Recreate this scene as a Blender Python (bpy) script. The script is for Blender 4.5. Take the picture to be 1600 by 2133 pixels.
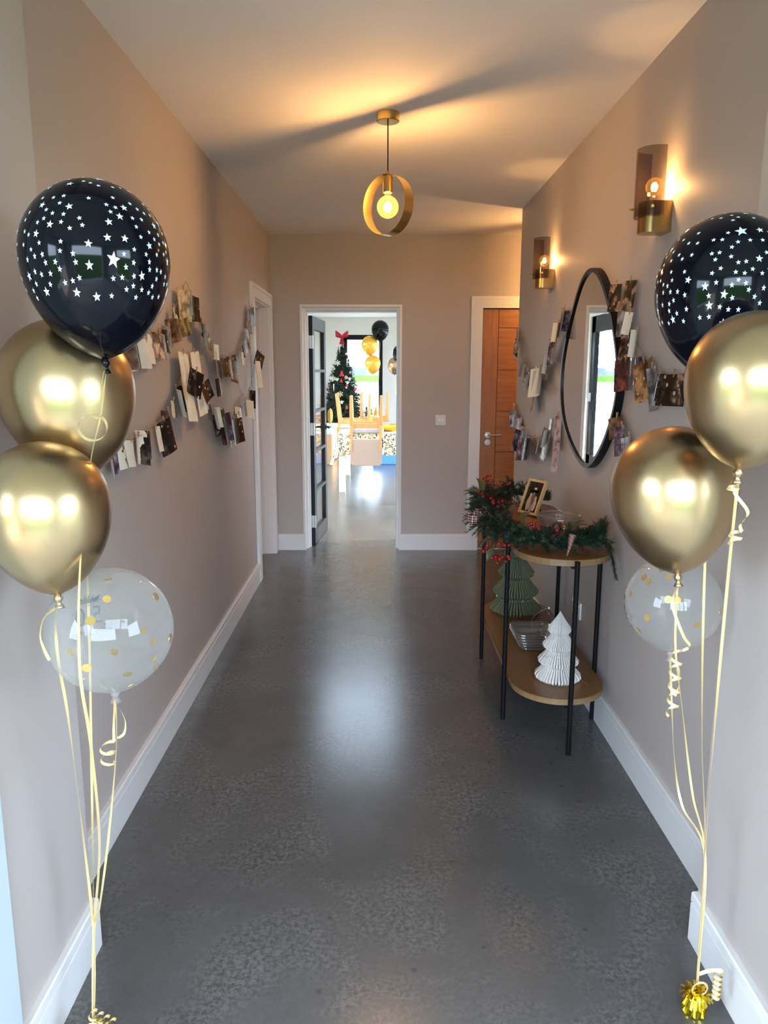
import bpy, math, random
from mathutils import Vector, Matrix, noise as mnoise

# ------------------------------------------------------------------ clean
for o in list(bpy.data.objects):
    bpy.data.objects.remove(o, do_unlink=True)
scene = bpy.context.scene
COL = scene.collection
PI = math.pi
V = Vector
rnd = random.Random(7)

# ------------------------------------------------------------------ camera
F_PX = 1564.7
PITCH, YAW, ROLL = 0.18474, 0.00761, 0.00183
cam_data = bpy.data.cameras.new('camera')
cam = bpy.data.objects.new('camera', cam_data)
COL.objects.link(cam)
cam_data.sensor_fit = 'HORIZONTAL'
cam_data.sensor_width = 36.0
cam_data.lens = 36.0 * F_PX / 1600.0
cam_data.clip_start = 0.02
cam_data.clip_end = 900
_fw = V((0, math.cos(PITCH), -math.sin(PITCH)))
_up = V((0, math.sin(PITCH), math.cos(PITCH)))
_rt = V((1, 0, 0))
_rt, _up = _rt * math.cos(ROLL) + _up * math.sin(ROLL), _up * math.cos(ROLL) - _rt * math.sin(ROLL)
_M = Matrix.Rotation(-YAW, 3, 'Z')
_fw, _up, _rt = _M @ _fw, _M @ _up, _M @ _rt
cam.matrix_world = Matrix(((_rt.x, _up.x, -_fw.x, 0), (_rt.y, _up.y, -_fw.y, 0), (_rt.z, _up.z, -_fw.z, 1.55), (0, 0, 0, 1)))
scene.camera = cam

# ------------------------------------------------------------------ world, sun, exposure
SKY_STRENGTH = 16.5
LAMP = 0.56
world = bpy.data.worlds.new('sky')
scene.world = world
world.use_nodes = True
_bg = world.node_tree.nodes['Background']
_bg.inputs['Color'].default_value = (0.63, 0.80, 1.0, 1)
_bg.inputs['Strength'].default_value = SKY_STRENGTH
sun_data = bpy.data.lights.new('sun', 'SUN')
sun_data.energy = 16.0
sun_data.angle = 0.01
sun_data.color = (1.0, 0.88, 0.74)
sun = bpy.data.objects.new('sun', sun_data)
COL.objects.link(sun)
sun.rotation_euler = V((-0.85, -0.16, -0.21)).to_track_quat('-Z', 'Y').to_euler()

def portal(name, loc, size, direction):
    l = bpy.data.lights.new(name, 'AREA')
    l.shape = 'RECTANGLE'
    l.size, l.size_y = size
    l.cycles.is_portal = True
    o = bpy.data.objects.new(name, l)
    COL.objects.link(o)
    o.location = loc
    o.rotation_euler = V(direction).to_track_quat('-Z', 'Y').to_euler()
    return o

portal('sky_portal_entrance', (0.05, -2.35, 1.2), (2.9, 2.4), (0, 1, 0))
portal('sky_portal_porch_left', (-2.38, -0.15, 1.4), (1.4, 1.6), (1, 0, 0))
portal('sky_portal_porch_right', (2.38, -0.15, 1.4), (1.4, 1.6), (-1, 0, 0))
portal('sky_portal_roof', (-0.2, 8.75, 2.80), (1.6, 1.3), (0, 0, -1))
portal('sky_portal_far', (-0.32, 16.30, 1.15), (0.86, 2.3), (0, -1, 0))
portal('sky_portal_side', (4.32, 11.5, 1.2), (8.0, 2.4), (-1, 0, 0))
portal('sky_portal_patio', (-1.62, 10.9, 1.2), (3.0, 2.4), (1, 0, 0))

scene.view_settings.view_transform = 'Standard'
scene.view_settings.look = 'None'
scene.view_settings.gamma = 1.0
scene.view_settings.exposure = 0.33
scene.view_settings.use_curve_mapping = False
cy = scene.cycles
cy.use_denoising = True
cy.max_bounces = 9
cy.diffuse_bounces = 5
cy.glossy_bounces = 5
cy.transmission_bounces = 8
cy.transparent_max_bounces = 16
cy.caustics_reflective = True
cy.caustics_refractive = False
cy.blur_glossy = 1.0
cy.sample_clamp_indirect = 6.0

# ------------------------------------------------------------------ materials
MATS = {}
class NT:
    def __init__(self, name):
        self.m = bpy.data.materials.new(name)
        self.m.use_nodes = True
        self.t = self.m.node_tree
        self.b = self.t.nodes['Principled BSDF']
        self.out = self.t.nodes['Material Output']
    def n(self, typ, **kw):
        nd = self.t.nodes.new(typ)
        for k, v in kw.items():
            if k.startswith('i_'):
                key = k[2:].replace('_', ' ')
                nd.inputs[key].default_value = v
            else:
                setattr(nd, k, v)
        return nd
    def l(self, a, b):
        self.t.links.new(a, b)
    def ramp(self, fac, stops, interp='LINEAR'):
        r = self.n('ShaderNodeValToRGB')
        r.color_ramp.interpolation = interp
        e = r.color_ramp.elements
        while len(e) < len(stops):
            e.new(0.5)
        for el, (p, c) in zip(e, stops):
            el.position = p
            el.color = (c[0], c[1], c[2], 1) if not isinstance(c, (int, float)) else (c, c, c, 1)
        self.l(fac, r.inputs['Fac'])
        return r.outputs['Color']
    def math(self, op, a, b=None, c=None):
        m = self.n('ShaderNodeMath', operation=op)
        for i, x in enumerate((a, b, c)):
            if x is None:
                continue
            if isinstance(x, (int, float)):
                m.inputs[i].default_value = x
            else:
                self.l(x, m.inputs[i])
        return m.outputs[0]
    def mix(self, fac, a, b):
        m = self.n('ShaderNodeMix', data_type='RGBA')
        for s, x in ((m.inputs[0], fac), (m.inputs[6], a), (m.inputs[7], b)):
            if isinstance(x, (int, float)):
                s.default_value = x
            elif isinstance(x, tuple):
                s.default_value = (x[0], x[1], x[2], 1)
            else:
                self.l(x, s)
        return m.outputs[2]
    def bump(self, height, strength=0.2, dist=0.01):
        b = self.n('ShaderNodeBump')
        b.inputs['Strength'].default_value = strength
        b.inputs['Distance'].default_value = dist
        self.l(height, b.inputs['Height'])
        self.l(b.outputs[0], self.b.inputs['Normal'])

def plain(name, col, rough=0.5, metal=0.0, noise=0.0, nscale=20.0, **kw):
    if name in MATS:
        return MATS[name]
    k = NT(name)
    k.b.inputs['Roughness'].default_value = rough
    k.b.inputs['Metallic'].default_value = metal
    for kk, v in kw.items():
        k.b.inputs[kk.replace('_', ' ')].default_value = v
    if noise > 0:
        tc = k.n('ShaderNodeTexCoord')
        nz = k.n('ShaderNodeTexNoise', i_Scale=nscale, i_Detail=4.0)
        k.l(tc.outputs['Object'], nz.inputs['Vector'])
        lo = tuple(max(0, c * (1 - noise)) for c in col)
        hi = tuple(min(1, c * (1 + noise)) for c in col)
        k.l(k.ramp(nz.outputs['Fac'], [(0.3, lo), (0.7, hi)]), k.b.inputs['Base Color'])
    else:
        k.b.inputs['Base Color'].default_value = (*col, 1)
    MATS[name] = k.m
    return k.m

def wall_mat(name, col, rough=0.75):
    k = NT(name)
    tc = k.n('ShaderNodeTexCoord')
    nz = k.n('ShaderNodeTexNoise', i_Scale=90.0, i_Detail=3.0)
    k.l(tc.outputs['Object'], nz.inputs['Vector'])
    n2 = k.n('ShaderNodeTexNoise', i_Scale=1.7, i_Detail=2.0)
    k.l(tc.outputs['Object'], n2.inputs['Vector'])
    k.l(k.ramp(n2.outputs['Fac'], [(0.3, tuple(c * 0.97 for c in col)), (0.7, tuple(c * 1.03 for c in col))]), k.b.inputs['Base Color'])
    k.b.inputs['Roughness'].default_value = rough
    k.b.inputs['Specular IOR Level'].default_value = 0.35
    k.bump(nz.outputs['Fac'], 0.05, 0.002)
    return k.m

M_WALL = wall_mat('wall_paint', (0.465, 0.408, 0.383), 0.55)
M_DWALL = wall_mat('dining_wall_paint', (0.77, 0.72, 0.65))
M_CEIL = wall_mat('ceiling_paint', (0.78, 0.745, 0.715))
M_TRIM = plain('white_trim_paint', (0.74, 0.73, 0.73), 0.35)
M_BLACK = plain('black_frame_paint', (0.005, 0.005, 0.006), 0.4, Specular_IOR_Level=0.25)
M_LEGBLACK = plain('black_powder_coat', (0.004, 0.004, 0.0045), 0.5, Specular_IOR_Level=0.15)
M_BRASS = plain('brushed_brass', (0.58, 0.41, 0.16), 0.27, 1.0)
M_BRASSD = plain('antique_brass', (0.42, 0.27, 0.10), 0.25, 1.0)
M_STEEL = plain('satin_steel', (0.55, 0.53, 0.50), 0.3, 1.0)
M_CORD = plain('black_cord', (0.01, 0.01, 0.01), 0.7)
M_GOLD = plain('chrome_gold_latex', (0.52, 0.37, 0.205), 0.29, 1.0)
M_BLK_B = plain('black_latex', (0.002, 0.0025, 0.006), 0.08, 0.0, Specular_IOR_Level=0.22)
M_STAR = plain('pale_star_print', (0.72, 0.80, 0.88), 0.5)
M_KNOT_B = M_BLK_B
M_RIBBON = plain('pale_gold_ribbon', (0.68, 0.51, 0.24), 0.35, 0.25)
M_FOIL = plain('yellow_gold_foil', (0.85, 0.62, 0.03), 0.16, 1.0)
M_CONF = plain('gold_confetti_foil', (0.80, 0.50, 0.06), 0.22, 1.0)
M_PRINT = plain('silver_grey_print', (0.05, 0.052, 0.06), 0.5)
M_PEG = plain('peg_wood', (0.42, 0.24, 0.13), 0.7)
M_JUTE = plain('jute_string', (0.33, 0.23, 0.14), 0.85)
M_PAPERBACK = plain('photo_paper_back', (0.80, 0.77, 0.70), 0.22)
M_MIRROR = plain('mirror_silver', (0.88, 0.89, 0.90), 0.0, 1.0)
M_SWITCH = plain('white_switch_plastic', (0.68, 0.66, 0.65), 0.3)

def glass_mat(name, tint=(1, 1, 1), haze=0.0, hazecol=(0.8, 0.8, 0.82), refl=0.9, rough=0.02, base=0.04):
    k = NT(name)
    k.t.nodes.remove(k.b)
    tr = k.n('ShaderNodeBsdfTransparent')
    tr.inputs[0].default_value = (*tint, 1)
    gl = k.n('ShaderNodeBsdfGlossy')
    gl.inputs['Roughness'].default_value = rough
    fr = k.n('ShaderNodeLayerWeight', i_Blend=0.5)
    f = k.math('MULTIPLY', k.math('MULTIPLY_ADD', k.math('POWER', fr.outputs['Facing'], 4.0), 0.55, base), refl)
    a = tr.outputs[0]
    if haze > 0:
        df = k.n('ShaderNodeBsdfDiffuse')
        df.inputs[0].default_value = (*hazecol, 1)
        tl = k.n('ShaderNodeBsdfTranslucent')
        tl.inputs[0].default_value = (*hazecol, 1)
        m0 = k.n('ShaderNodeMixShader')
        m0.inputs[0].default_value = 0.5
        k.l(df.outputs[0], m0.inputs[1]); k.l(tl.outputs[0], m0.inputs[2])
        lw = k.n('ShaderNodeLayerWeight', i_Blend=0.35)
        hz = k.math('MULTIPLY_ADD', lw.outputs['Facing'], haze * 1.2, haze * 0.55)
        m1 = k.n('ShaderNodeMixShader')
        k.l(hz, m1.inputs[0]); k.l(a, m1.inputs[1]); k.l(m0.outputs[0], m1.inputs[2])
        a = m1.outputs[0]
    m = k.n('ShaderNodeMixShader')
    k.l(f, m.inputs[0]); k.l(a, m.inputs[1]); k.l(gl.outputs[0], m.inputs[2])
    k.l(m.outputs[0], k.out.inputs[0])
    return k.m

M_PANE = glass_mat('window_glass', (0.97, 0.98, 0.98))
M_BULB = glass_mat('warm_bulb_glass', (1.0, 0.95, 0.80), 0.018, (1.0, 0.75, 0.3), 0.7)
M_SMOKE = glass_mat('smoked_glass', (0.68, 0.62, 0.61), 0.04, (0.12, 0.09, 0.09), 0.8)
M_CLEARB = glass_mat('clear_latex', (0.965, 0.97, 0.97), 0.17, (0.86, 0.87, 0.86), 0.9, 0.03)
M_CRYSTAL = glass_mat('crystal_glass', (0.88, 0.88, 0.87), 0.10, (0.75, 0.74, 0.72), 1.5, 0.05, 0.10)

def emit(name, col, strength):
    k = NT(name)
    k.t.nodes.remove(k.b)
    e = k.n('ShaderNodeEmission')
    e.inputs[0].default_value = (*col, 1)
    e.inputs[1].default_value = strength
    k.l(e.outputs[0], k.out.inputs[0])
    return k.m
M_FILAMENT = emit('glowing_filament', (1.0, 0.70, 0.28), 40.0)

# polished concrete floor
k = NT('polished_concrete')
tc = k.n('ShaderNodeTexCoord')
def fl_noise(sc, det, ro, di, vec=None):
    nn = k.n('ShaderNodeTexNoise', i_Scale=sc, i_Detail=det, i_Roughness=ro, i_Distortion=di)
    k.l(vec or tc.outputs['Object'], nn.inputs['Vector'])
    return nn.outputs['Fac']
n1 = fl_noise(1.1, 4.0, 0.55, 0.6)
n2 = fl_noise(2.3, 5.0, 0.6, 0.8)
n3 = fl_noise(75.0, 4.0, 0.65, 0.6)
n4 = fl_noise(4.0, 7.0, 0.65, 1.6)
n5 = fl_noise(14.0, 5.0, 0.7, 0.4)
base = k.ramp(n1, [(0.30, (0.082, 0.081, 0.081)), (0.70, (0.118, 0.116, 0.115))])
def mul(a, b, f):
    mm = k.n('ShaderNodeMix', data_type='RGBA', blend_type='MULTIPLY')
    if isinstance(f, float): mm.inputs[0].default_value = f
    else: k.l(f, mm.inputs[0])
    k.l(a, mm.inputs[6]); k.l(b, mm.inputs[7])
    return mm.outputs[2]
base = mul(base, k.ramp(n5, [(0.30, 0.93), (0.50, 1.0), (0.72, 1.06)]), 0.8)
base = mul(base, k.ramp(n2, [(0.30, 0.84), (0.50, 1.0), (0.70, 1.16)]), 0.9)
fine = k.ramp(n3, [(0.40, 0.62), (0.50, 1.0), (0.62, 1.35)])
base = mul(base, fine, k.ramp(n2, [(0.44, 0.10), (0.62, 0.95)]))
vo = k.n('ShaderNodeTexVoronoi', i_Scale=9.0, i_Randomness=1.0); k.l(tc.outputs['Object'], vo.inputs['Vector'])
pit = k.ramp(vo.outputs['Distance'], [(0.05, 0.45), (0.09, 0.0)])
base = k.mix(pit, base, (0.035, 0.034, 0.033))
k.l(base, k.b.inputs['Base Color'])
k.l(k.ramp(n2, [(0.30, 0.22), (0.70, 0.26)]), k.b.inputs['Roughness'])
k.b.inputs['Specular IOR Level'].default_value = 0.55
k.bump(k.math('MULTIPLY_ADD', n3, 0.35, k.math('MULTIPLY', n4, 0.6)), 0.08, 0.003)
M_FLOOR = k.m

def wood_mat(name, c0, c1, scale=(3, 30, 3), rough=0.4, rot=(0, 0, 0)):
    k = NT(name)
    tc = k.n('ShaderNodeTexCoord')
    mp = k.n('ShaderNodeMapping')
    mp.inputs['Scale'].default_value = scale
    mp.inputs['Rotation'].default_value = rot
    k.l(tc.outputs['Object'], mp.inputs['Vector'])
    nz = k.n('ShaderNodeTexNoise', i_Scale=1.0, i_Detail=6.0, i_Roughness=0.6, i_Distortion=0.6)
    k.l(mp.outputs[0], nz.inputs['Vector'])
    k.l(k.ramp(nz.outputs['Fac'], [(0.3, c0), (0.7, c1)]), k.b.inputs['Base Color'])
    k.b.inputs['Roughness'].default_value = rough
    k.bump(nz.outputs['Fac'], 0.05, 0.002)
    return k.m
M_OAK_V = wood_mat('oak_vertical_grain', (0.27, 0.095, 0.024), (0.40, 0.155, 0.042), (40, 4, 3), 0.4)
M_OAK_H = wood_mat('oak_horizontal_grain', (0.26, 0.09, 0.022), (0.40, 0.15, 0.040), (3, 4, 40), 0.4)
M_CONSOLE = wood_mat('honey_oak_veneer', (0.165, 0.072, 0.020), (0.235, 0.108, 0.032), (30, 2.5, 20), 0.33)
M_CONSOLE_EDGE = wood_mat('pale_oak_edge', (0.20, 0.115, 0.05), (0.28, 0.165, 0.075), (6, 6, 40), 0.45)
M_CHAIRWOOD = wood_mat('orange_beech', (0.62, 0.26, 0.075), (0.72, 0.34, 0.11), (12, 12, 3), 0.4)
M_BENCHWOOD = wood_mat('light_oak_panel', (0.42, 0.25, 0.12), (0.52, 0.32, 0.16), (10, 10, 2), 0.5)
M_FRAMEWOOD = wood_mat('pale_frame_wood', (0.50, 0.34, 0.16), (0.60, 0.43, 0.22), (30, 30, 5), 0.5)

# ------------------------------------------------------------------ mesh helpers
class MB:
    def __init__(self):
        self.v, self.f, self.mi, self.uv = [], [], [], {}
        self.cur = 0
    def face(self, idx):
        self.f.append(tuple(idx)); self.mi.append(self.cur)
    def box(self, a, b, M=None):
        x0, y0, z0 = a; x1, y1, z1 = b
        n = len(self.v)
        for p in ((x0,y0,z0),(x1,y0,z0),(x1,y1,z0),(x0,y1,z0),(x0,y0,z1),(x1,y0,z1),(x1,y1,z1),(x0,y1,z1)):
            p = V(p)
            self.v.append(M @ p if M else p)
        for q in ((0,3,2,1),(4,5,6,7),(0,1,5,4),(1,2,6,5),(2,3,7,6),(3,0,4,7)):
            self.face([n + i for i in q])
        return self
    def tube(self, pts, r, seg=8, cap=True):
        pts = [V(p) for p in pts]
        N = len(pts)
        rs = r if isinstance(r, (list, tuple)) else [r] * N
        n0 = len(self.v)
        prev = None
        for i, p in enumerate(pts):
            t = (pts[min(i + 1, N - 1)] - pts[max(i - 1, 0)])
            if t.length < 1e-9: t = V((0, 0, 1))
            t.normalize()
            if prev is None:
                a = t.cross(V((0, 0, 1)) if abs(t.z) < 0.9 else V((1, 0, 0))).normalized()
            else:
                a = (prev - t * prev.dot(t))
                a = a.normalized() if a.length > 1e-6 else t.orthogonal().normalized()
            prev = a
            b = t.cross(a)
            for j in range(seg):
                an = 2 * PI * j / seg
                self.v.append(p + (a * math.cos(an) + b * math.sin(an)) * rs[i])
        for i in range(N - 1):
            for j in range(seg):
                a0 = n0 + i * seg + j; a1 = n0 + i * seg + (j + 1) % seg
                self.face((a0, a1, a1 + seg, a0 + seg))
        if cap:
            self.face([n0 + j for j in range(seg)][::-1])
            self.face([n0 + (N - 1) * seg + j for j in range(seg)])
        return self
    def lathe(self, prof, seg=32, M=None, close=False):
        """prof: list of (r, z)"""
        n0 = len(self.v)
        idx = []
        for r, z in prof:
            if r < 1e-6:
                p = V((0, 0, z)); self.v.append(M @ p if M else p)
                idx.append([len(self.v) - 1] * seg)
            else:
                row = []
                for j in range(seg):
                    an = 2 * PI * j / seg
                    p = V((r * math.cos(an), r * math.sin(an), z))
                    self.v.append(M @ p if M else p); row.append(len(self.v) - 1)
                idx.append(row)
        P = len(prof)
        for i in range(P - 1 if not close else P):
            A, B = idx[i], idx[(i + 1) % P]
            for j in range(seg):
                q = [A[j], A[(j + 1) % seg], B[(j + 1) % seg], B[j]]
                q2 = []
                for x in q:
                    if x not in q2: q2.append(x)
                if len(q2) > 2: self.face(q2)
        return self
    def grid(self, P, nu, nv, flip=False):
        """P(i,j) -> vector for i in 0..nu, j in 0..nv"""
        n0 = len(self.v)
        for i in range(nu + 1):
            for j in range(nv + 1):
                self.v.append(V(P(i, j)))
        for i in range(nu):
            for j in range(nv):
                a = n0 + i * (nv + 1) + j
                q = (a, a + nv + 1, a + nv + 2, a + 1)
                self.face(q[::-1] if flip else q)
        return self
    def prism(self, poly, z0, z1, M=None):
        n = len(poly); n0 = len(self.v)
        for z in (z0, z1):
            for x, y in poly:
                p = V((x, y, z)); self.v.append(M @ p if M else p)
        self.face([n0 + i for i in range(n)][::-1]); self.face([n0 + n + i for i in range(n)])
        for i in range(n):
            j = (i + 1) % n
            self.face((n0 + i, n0 + j, n0 + n + j, n0 + n + i))
        return self
    def sphere(self, c, r, seg=12, rings=8, sc=(1, 1, 1)):
        c = V(c)
        prof = [(math.sin(PI * i / rings), -math.cos(PI * i / rings)) for i in range(rings + 1)]
        M = Matrix.Translation(c) @ Matrix.Diagonal((r * sc[0], r * sc[1], r * sc[2], 1))
        return self.lathe(prof, seg, M)
    def data(self, name, mats, smooth=False, origin=None):
        me = bpy.data.meshes.new(name)
        vs = self.v if origin is None else [p - origin for p in self.v]
        me.from_pydata([tuple(p) for p in vs], [], self.f)
        mats = mats if isinstance(mats, (list, tuple)) else [mats]
        for m in mats: me.materials.append(m)
        if len(mats) > 1:
            me.polygons.foreach_set('material_index', self.mi)
        if smooth:
            me.polygons.foreach_set('use_smooth', [True] * len(me.polygons))
        me.validate()
        me.update()
        return me
    def build(self, name, mats, parent=None, smooth=False, bevel=0.0, auto=None):
        org = None
        if parent is not None and parent.get('_w'):
            org = V(parent['_o'])
        me = self.data(name, mats, smooth, org)
        o = bpy.data.objects.new(name, me)
        COL.objects.link(o)
        if parent is not None:
            o.parent = parent
            o['_o'] = parent.get('_o', (0, 0, 0)); o['_w'] = parent.get('_w', 0)
        if bevel > 0:
            b = o.modifiers.new('bevel', 'BEVEL'); b.width = bevel; b.segments = 2
            b.limit_method = 'ANGLE'; b.angle_limit = 0.6
        if auto is not None:
            for p in me.polygons: p.use_smooth = True
            me.set_sharp_from_angle(angle=auto)
        return o

def tag(o, label, cat, group=None, kind=None):
    o['label'] = label; o['category'] = cat
    if group: o['group'] = group
    if kind: o['kind'] = kind
    return o
def struct(o, label=None, cat=None):
    o['kind'] = 'structure'
    if label: o['label'] = label
    if cat: o['category'] = cat
    return o
def thing(name, label, cat, loc=(0, 0, 0), group=None, world=True, rz=0.0):
    """Empty at the base of a thing; with world=True parts are given in world coordinates"""
    o = bpy.data.objects.new(name, None)
    COL.objects.link(o)
    o.location = loc
    o.rotation_euler = (0, 0, rz)
    o.empty_display_size = 0.05
    o['_o'] = tuple(loc); o['_w'] = 1 if world else 0
    tag(o, label, cat, group)
    return o
def copy_tree(root, loc=None, label=None, rz=None):
    r = root.copy(); COL.objects.link(r)
    if loc is not None: r.location = loc
    if rz is not None: r.rotation_euler = (0, 0, rz)
    if label: r['label'] = label
    for ch in list(root.children):
        c = ch.copy(); COL.objects.link(c); c.parent = r
        for g in list(ch.children):
            d = g.copy(); COL.objects.link(d); d.parent = c
    return r
def catmull(pts, n=8):
    pts = [V(p) for p in pts]
    out = []
    for i in range(len(pts) - 1):
        p0 = pts[max(i - 1, 0)]; p1 = pts[i]; p2 = pts[i + 1]; p3 = pts[min(i + 2, len(pts) - 1)]
        for k_ in range(n):
            t = k_ / n
            out.append(0.5 * ((2 * p1) + (p2 - p0) * t + (2 * p0 - 5 * p1 + 4 * p2 - p3) * t * t + (3 * p1 - p0 - 3 * p2 + p3) * t ** 3))
    out.append(pts[-1])
    return out
def simple_box(name, a, b, mat, parent=None, bevel=0.0):
    return MB().box(a, b).build(name, mat, parent, bevel=bevel)

# ================================================================== THE SETTING
XL, XR, H, YE, YR = -0.900, 0.995, 2.657, 6.480, 5.477
XNL, YNL, XNR, YNR = -0.777, 1.818, 0.881, 1.835
XDL, XDR, YDF = -1.48, 4.20, 16.20

struct(MB().box((-4.5, 1.15, -0.12), (5.5, 16.35, 0.0)).build('floor', M_FLOOR), 'dark grey polished concrete floor', 'floor')
RX0, RX1, RY0, RY1 = -1.0, 0.6, 8.1, 9.4         # rooflight in the dining ceiling
m = MB()
m.box((-4.5, 1.15, H), (5.5, RY0, H + 0.15)); m.box((-4.5, RY1, H), (5.5, 16.35, H + 0.15)); m.box((-4.5, RY0, H), (RX0, RY1, H + 0.15)); m.box((RX1, RY0, H), (5.5, RY1, H + 0.15))
struct(m.build('ceiling', M_CEIL), 'white painted ceiling', 'ceiling')

DO0, DO1, DOH = 5.535, 6.34, 2.07         # side door opening in the left wall
m = MB()
m.box((-3.4, YNL, 0), (XL, DO0, H)); m.box((-3.4, DO0, DOH), (XL, DO1, H)); m.box((-3.4, DO1, 0), (XL, YE, H))
m.box((-3.4, DO0, 0), (XL - 0.16, DO1, DOH))
struct(m.build('wall_left', M_WALL), 'taupe painted left hall wall', 'wall')
struct(MB().box((XR, YNR, 0), (3.4, YR, H)).build('wall_right', M_WALL), 'taupe painted right hall wall', 'wall')
struct(MB().box((-3.4, 1.385, 0), (XNL, YNL, H)).build('wall_near_left', M_WALL), 'narrow taupe wall return at the entrance, left', 'wall')
struct(MB().box((XNR, 1.385, 0), (3.4, YNR, H)).build('wall_near_right', M_WALL), 'narrow taupe wall return at the entrance, right', 'wall')

# end wall with the dining doorway and the oak door opening
OX0, OX1, OH = -0.658, 0.198, 2.10
KX0, KX1, KH = 0.873, 1.675, 2.073
YB = YE + 0.16
m = MB()
m.box((-3.4, YE, 0), (OX0, YB, H)); m.box((OX0, YE, OH), (OX1, YB, H)); m.box((OX1, YE, 0), (KX0, YB, H))
m.box((KX0, YE, KH), (KX1, YB, H)); m.box((KX1, YE, 0), (3.4, YB, H))
struct(m.build('wall_end', M_WALL), 'taupe wall at the end of the hall', 'wall')
struct(MB().box((3.4, 1.2, 0), (3.55, YB, H)).build('wall_side_hall', M_WALL), 'taupe end wall of the side hall', 'wall')

# front wall with the entrance opening, porch
m = MB()
m.box((-4.5, 1.15, -0.1), (-0.80, 1.385, 2.95)); m.box((0.905, 1.15, -0.1), (5.5, 1.385, 2.95)); m.box((-0.80, 1.15, 2.40), (0.905, 1.385, 2.95))
struct(m.build('wall_front', plain('white_render', (0.72, 0.72, 0.71), 0.8, noise=0.04)), 'white rendered outside wall round the entrance', 'wall')
m = MB()
m.box((-0.80, 1.22, 0), (-0.757, 1.383, 2.40)); m.box((0.862, 1.22, 0), (0.905, 1.383, 2.40)); m.box((-0.80, 1.22, 2.355), (0.905, 1.383, 2.40))
struct(m.build('trim_1', plain('pale_blue_upvc', (0.52, 0.58, 0.62), 0.35), bevel=0.004), 'pale entrance door frame', 'door frame')
struct(MB().box((-2.4, -2.3, -0.12), (2.4, 1.15, -0.012)).build('porch_paving', plain('pale_paving', (0.40, 0.39, 0.37), 0.8, noise=0.15, nscale=9)), 'pale paved porch step', 'paving')
m = MB()
m.box((-2.4, -2.3, 2.62), (2.4, 1.15, 2.78))
for sx in (-2.2, 2.2):
    m.box((sx - 0.12, -2.3, -0.02), (sx + 0.12, -0.85, 2.62)); m.box((sx - 0.12, 0.55, -0.02), (sx + 0.12, 1.15, 2.62))
    m.box((sx - 0.12, -0.85, -0.02), (sx + 0.12, 0.55, 0.6)); m.box((sx - 0.12, -0.85, 2.2), (sx + 0.12, 0.55, 2.62))  # side openings added to brighten the near hall walls
m.box((-2.4, -2.3, 2.40), (2.4, -2.15, 2.62)); m.box((-2.4, -2.3, -0.02), (-1.40, -2.15, 2.40)); m.box((1.50, -2.3, -0.02), (2.4, -2.15, 2.40))  # fascia and front panels added to cut the daylight entering
struct(m.build('porch_roof', plain('porch_plaster', (0.60, 0.58, 0.56), 0.7)), 'white enclosed porch, front narrowed and side openings added for the daylight', 'porch')

# dining room shell
def wall_with_hole(name, axis, c0, c1, a0, a1, holes, mat, label):
    """axis 'x': slab between x=c0..c1 running along y; holes (u0,u1,z0,z1)"""
    m = MB()
    us = sorted({a0, a1} | {h[0] for h in holes} | {h[1] for h in holes})
    for u0, u1 in zip(us[:-1], us[1:]):
        hs = [h for h in holes if h[0] <= u0 + 1e-6 and h[1] >= u1 - 1e-6]
        segs = [(0, H)] if not hs else [s for s in ((0, hs[0][2]), (hs[0][3], H)) if s[1] - s[0] > 1e-4]
        for z0, z1 in segs:
            if axis == 'x': m.box((c0, u0, z0), (c1, u1, z1))
            else: m.box((u0, c0, z0), (u1, c1, z1))
    return struct(m.build(name, mat), label, 'wall')
WF = (-0.74, 0.088, 0.02, 2.31)
WP = (9.40, 12.41, 0.02, 2.42)
WS = (7.6, 15.4, 0.02, 2.42)
wall_with_hole('wall_dining_far', 'y', YDF, YDF + 0.15, XDL - 0.15, XDR + 0.15, [WF], M_DWALL, 'pale grey far wall of the dining room')
wall_with_hole('wall_dining_left', 'x', XDL - 0.15, XDL, YB, YDF, [WP], M_DWALL, 'pale grey left wall of the dining room')
wall_with_hole('wall_dining_right', 'x', XDR, XDR + 0.15, YB, YDF, [WS], M_DWALL, 'pale grey right wall of the dining room')
struct(MB().box((-3.4, YB, 0), (XDL - 0.15, YB + 0.1, H)).build('wall_dining_back', M_DWALL), 'pale wall beside the dining room', 'wall')

# windows: frame + mullions + panes
def window(name, label, axis, c, hole, bars, fw=0.07, depth=0.07):
    u0, u1, z0, z1 = hole
    root = bpy.data.objects.new(name, None); COL.objects.link(root)
    P = (lambda u, d, z: (c + d, u, z)) if axis == 'x' else (lambda u, d, z: (u, c + d, z))
    root.location = P((u0 + u1) / 2, 0, 0)
    root['_o'] = tuple(root.location); root['_w'] = 1
    struct(root, label, 'window')
    def bx(mb, a0, a1, zz0, zz1, d0=-depth / 2, d1=depth / 2):
        p, q = P(a0, d0, zz0), P(a1, d1, zz1)
        mb.box(tuple(min(x, y) for x, y in zip(p, q)), tuple(max(x, y) for x, y in zip(p, q)))
    m = MB()
    bx(m, u0, u0 + fw, z0, z1); bx(m, u1 - fw, u1, z0, z1); bx(m, u0, u1, z0, z0 + fw); bx(m, u0, u1, z1 - fw * 1.25, z1)
    m.build('window_frame', M_BLACK, root)
    for b in bars:
        m = MB(); bx(m, b - 0.06, b + 0.06, z0, z1); m.build('mullion', M_BLACK, root)
    edges = [u0] + list(bars) + [u1]
    for a, b in zip(edges[:-1], edges[1:]):
        m = MB(); bx(m, a + 0.03, b - 0.03, z0 + 0.03, z1 - 0.03, -0.006, 0.006); m.build('pane', M_PANE, root)
    return root
window('window_1', 'black framed patio window behind the Christmas tree', 'y', YDF + 0.07, WF, [], 0.083)
w2 = window('window_2', 'black framed patio door seen in the mirror', 'x', XDL - 0.06, WP, [10.9], 0.20)
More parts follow.
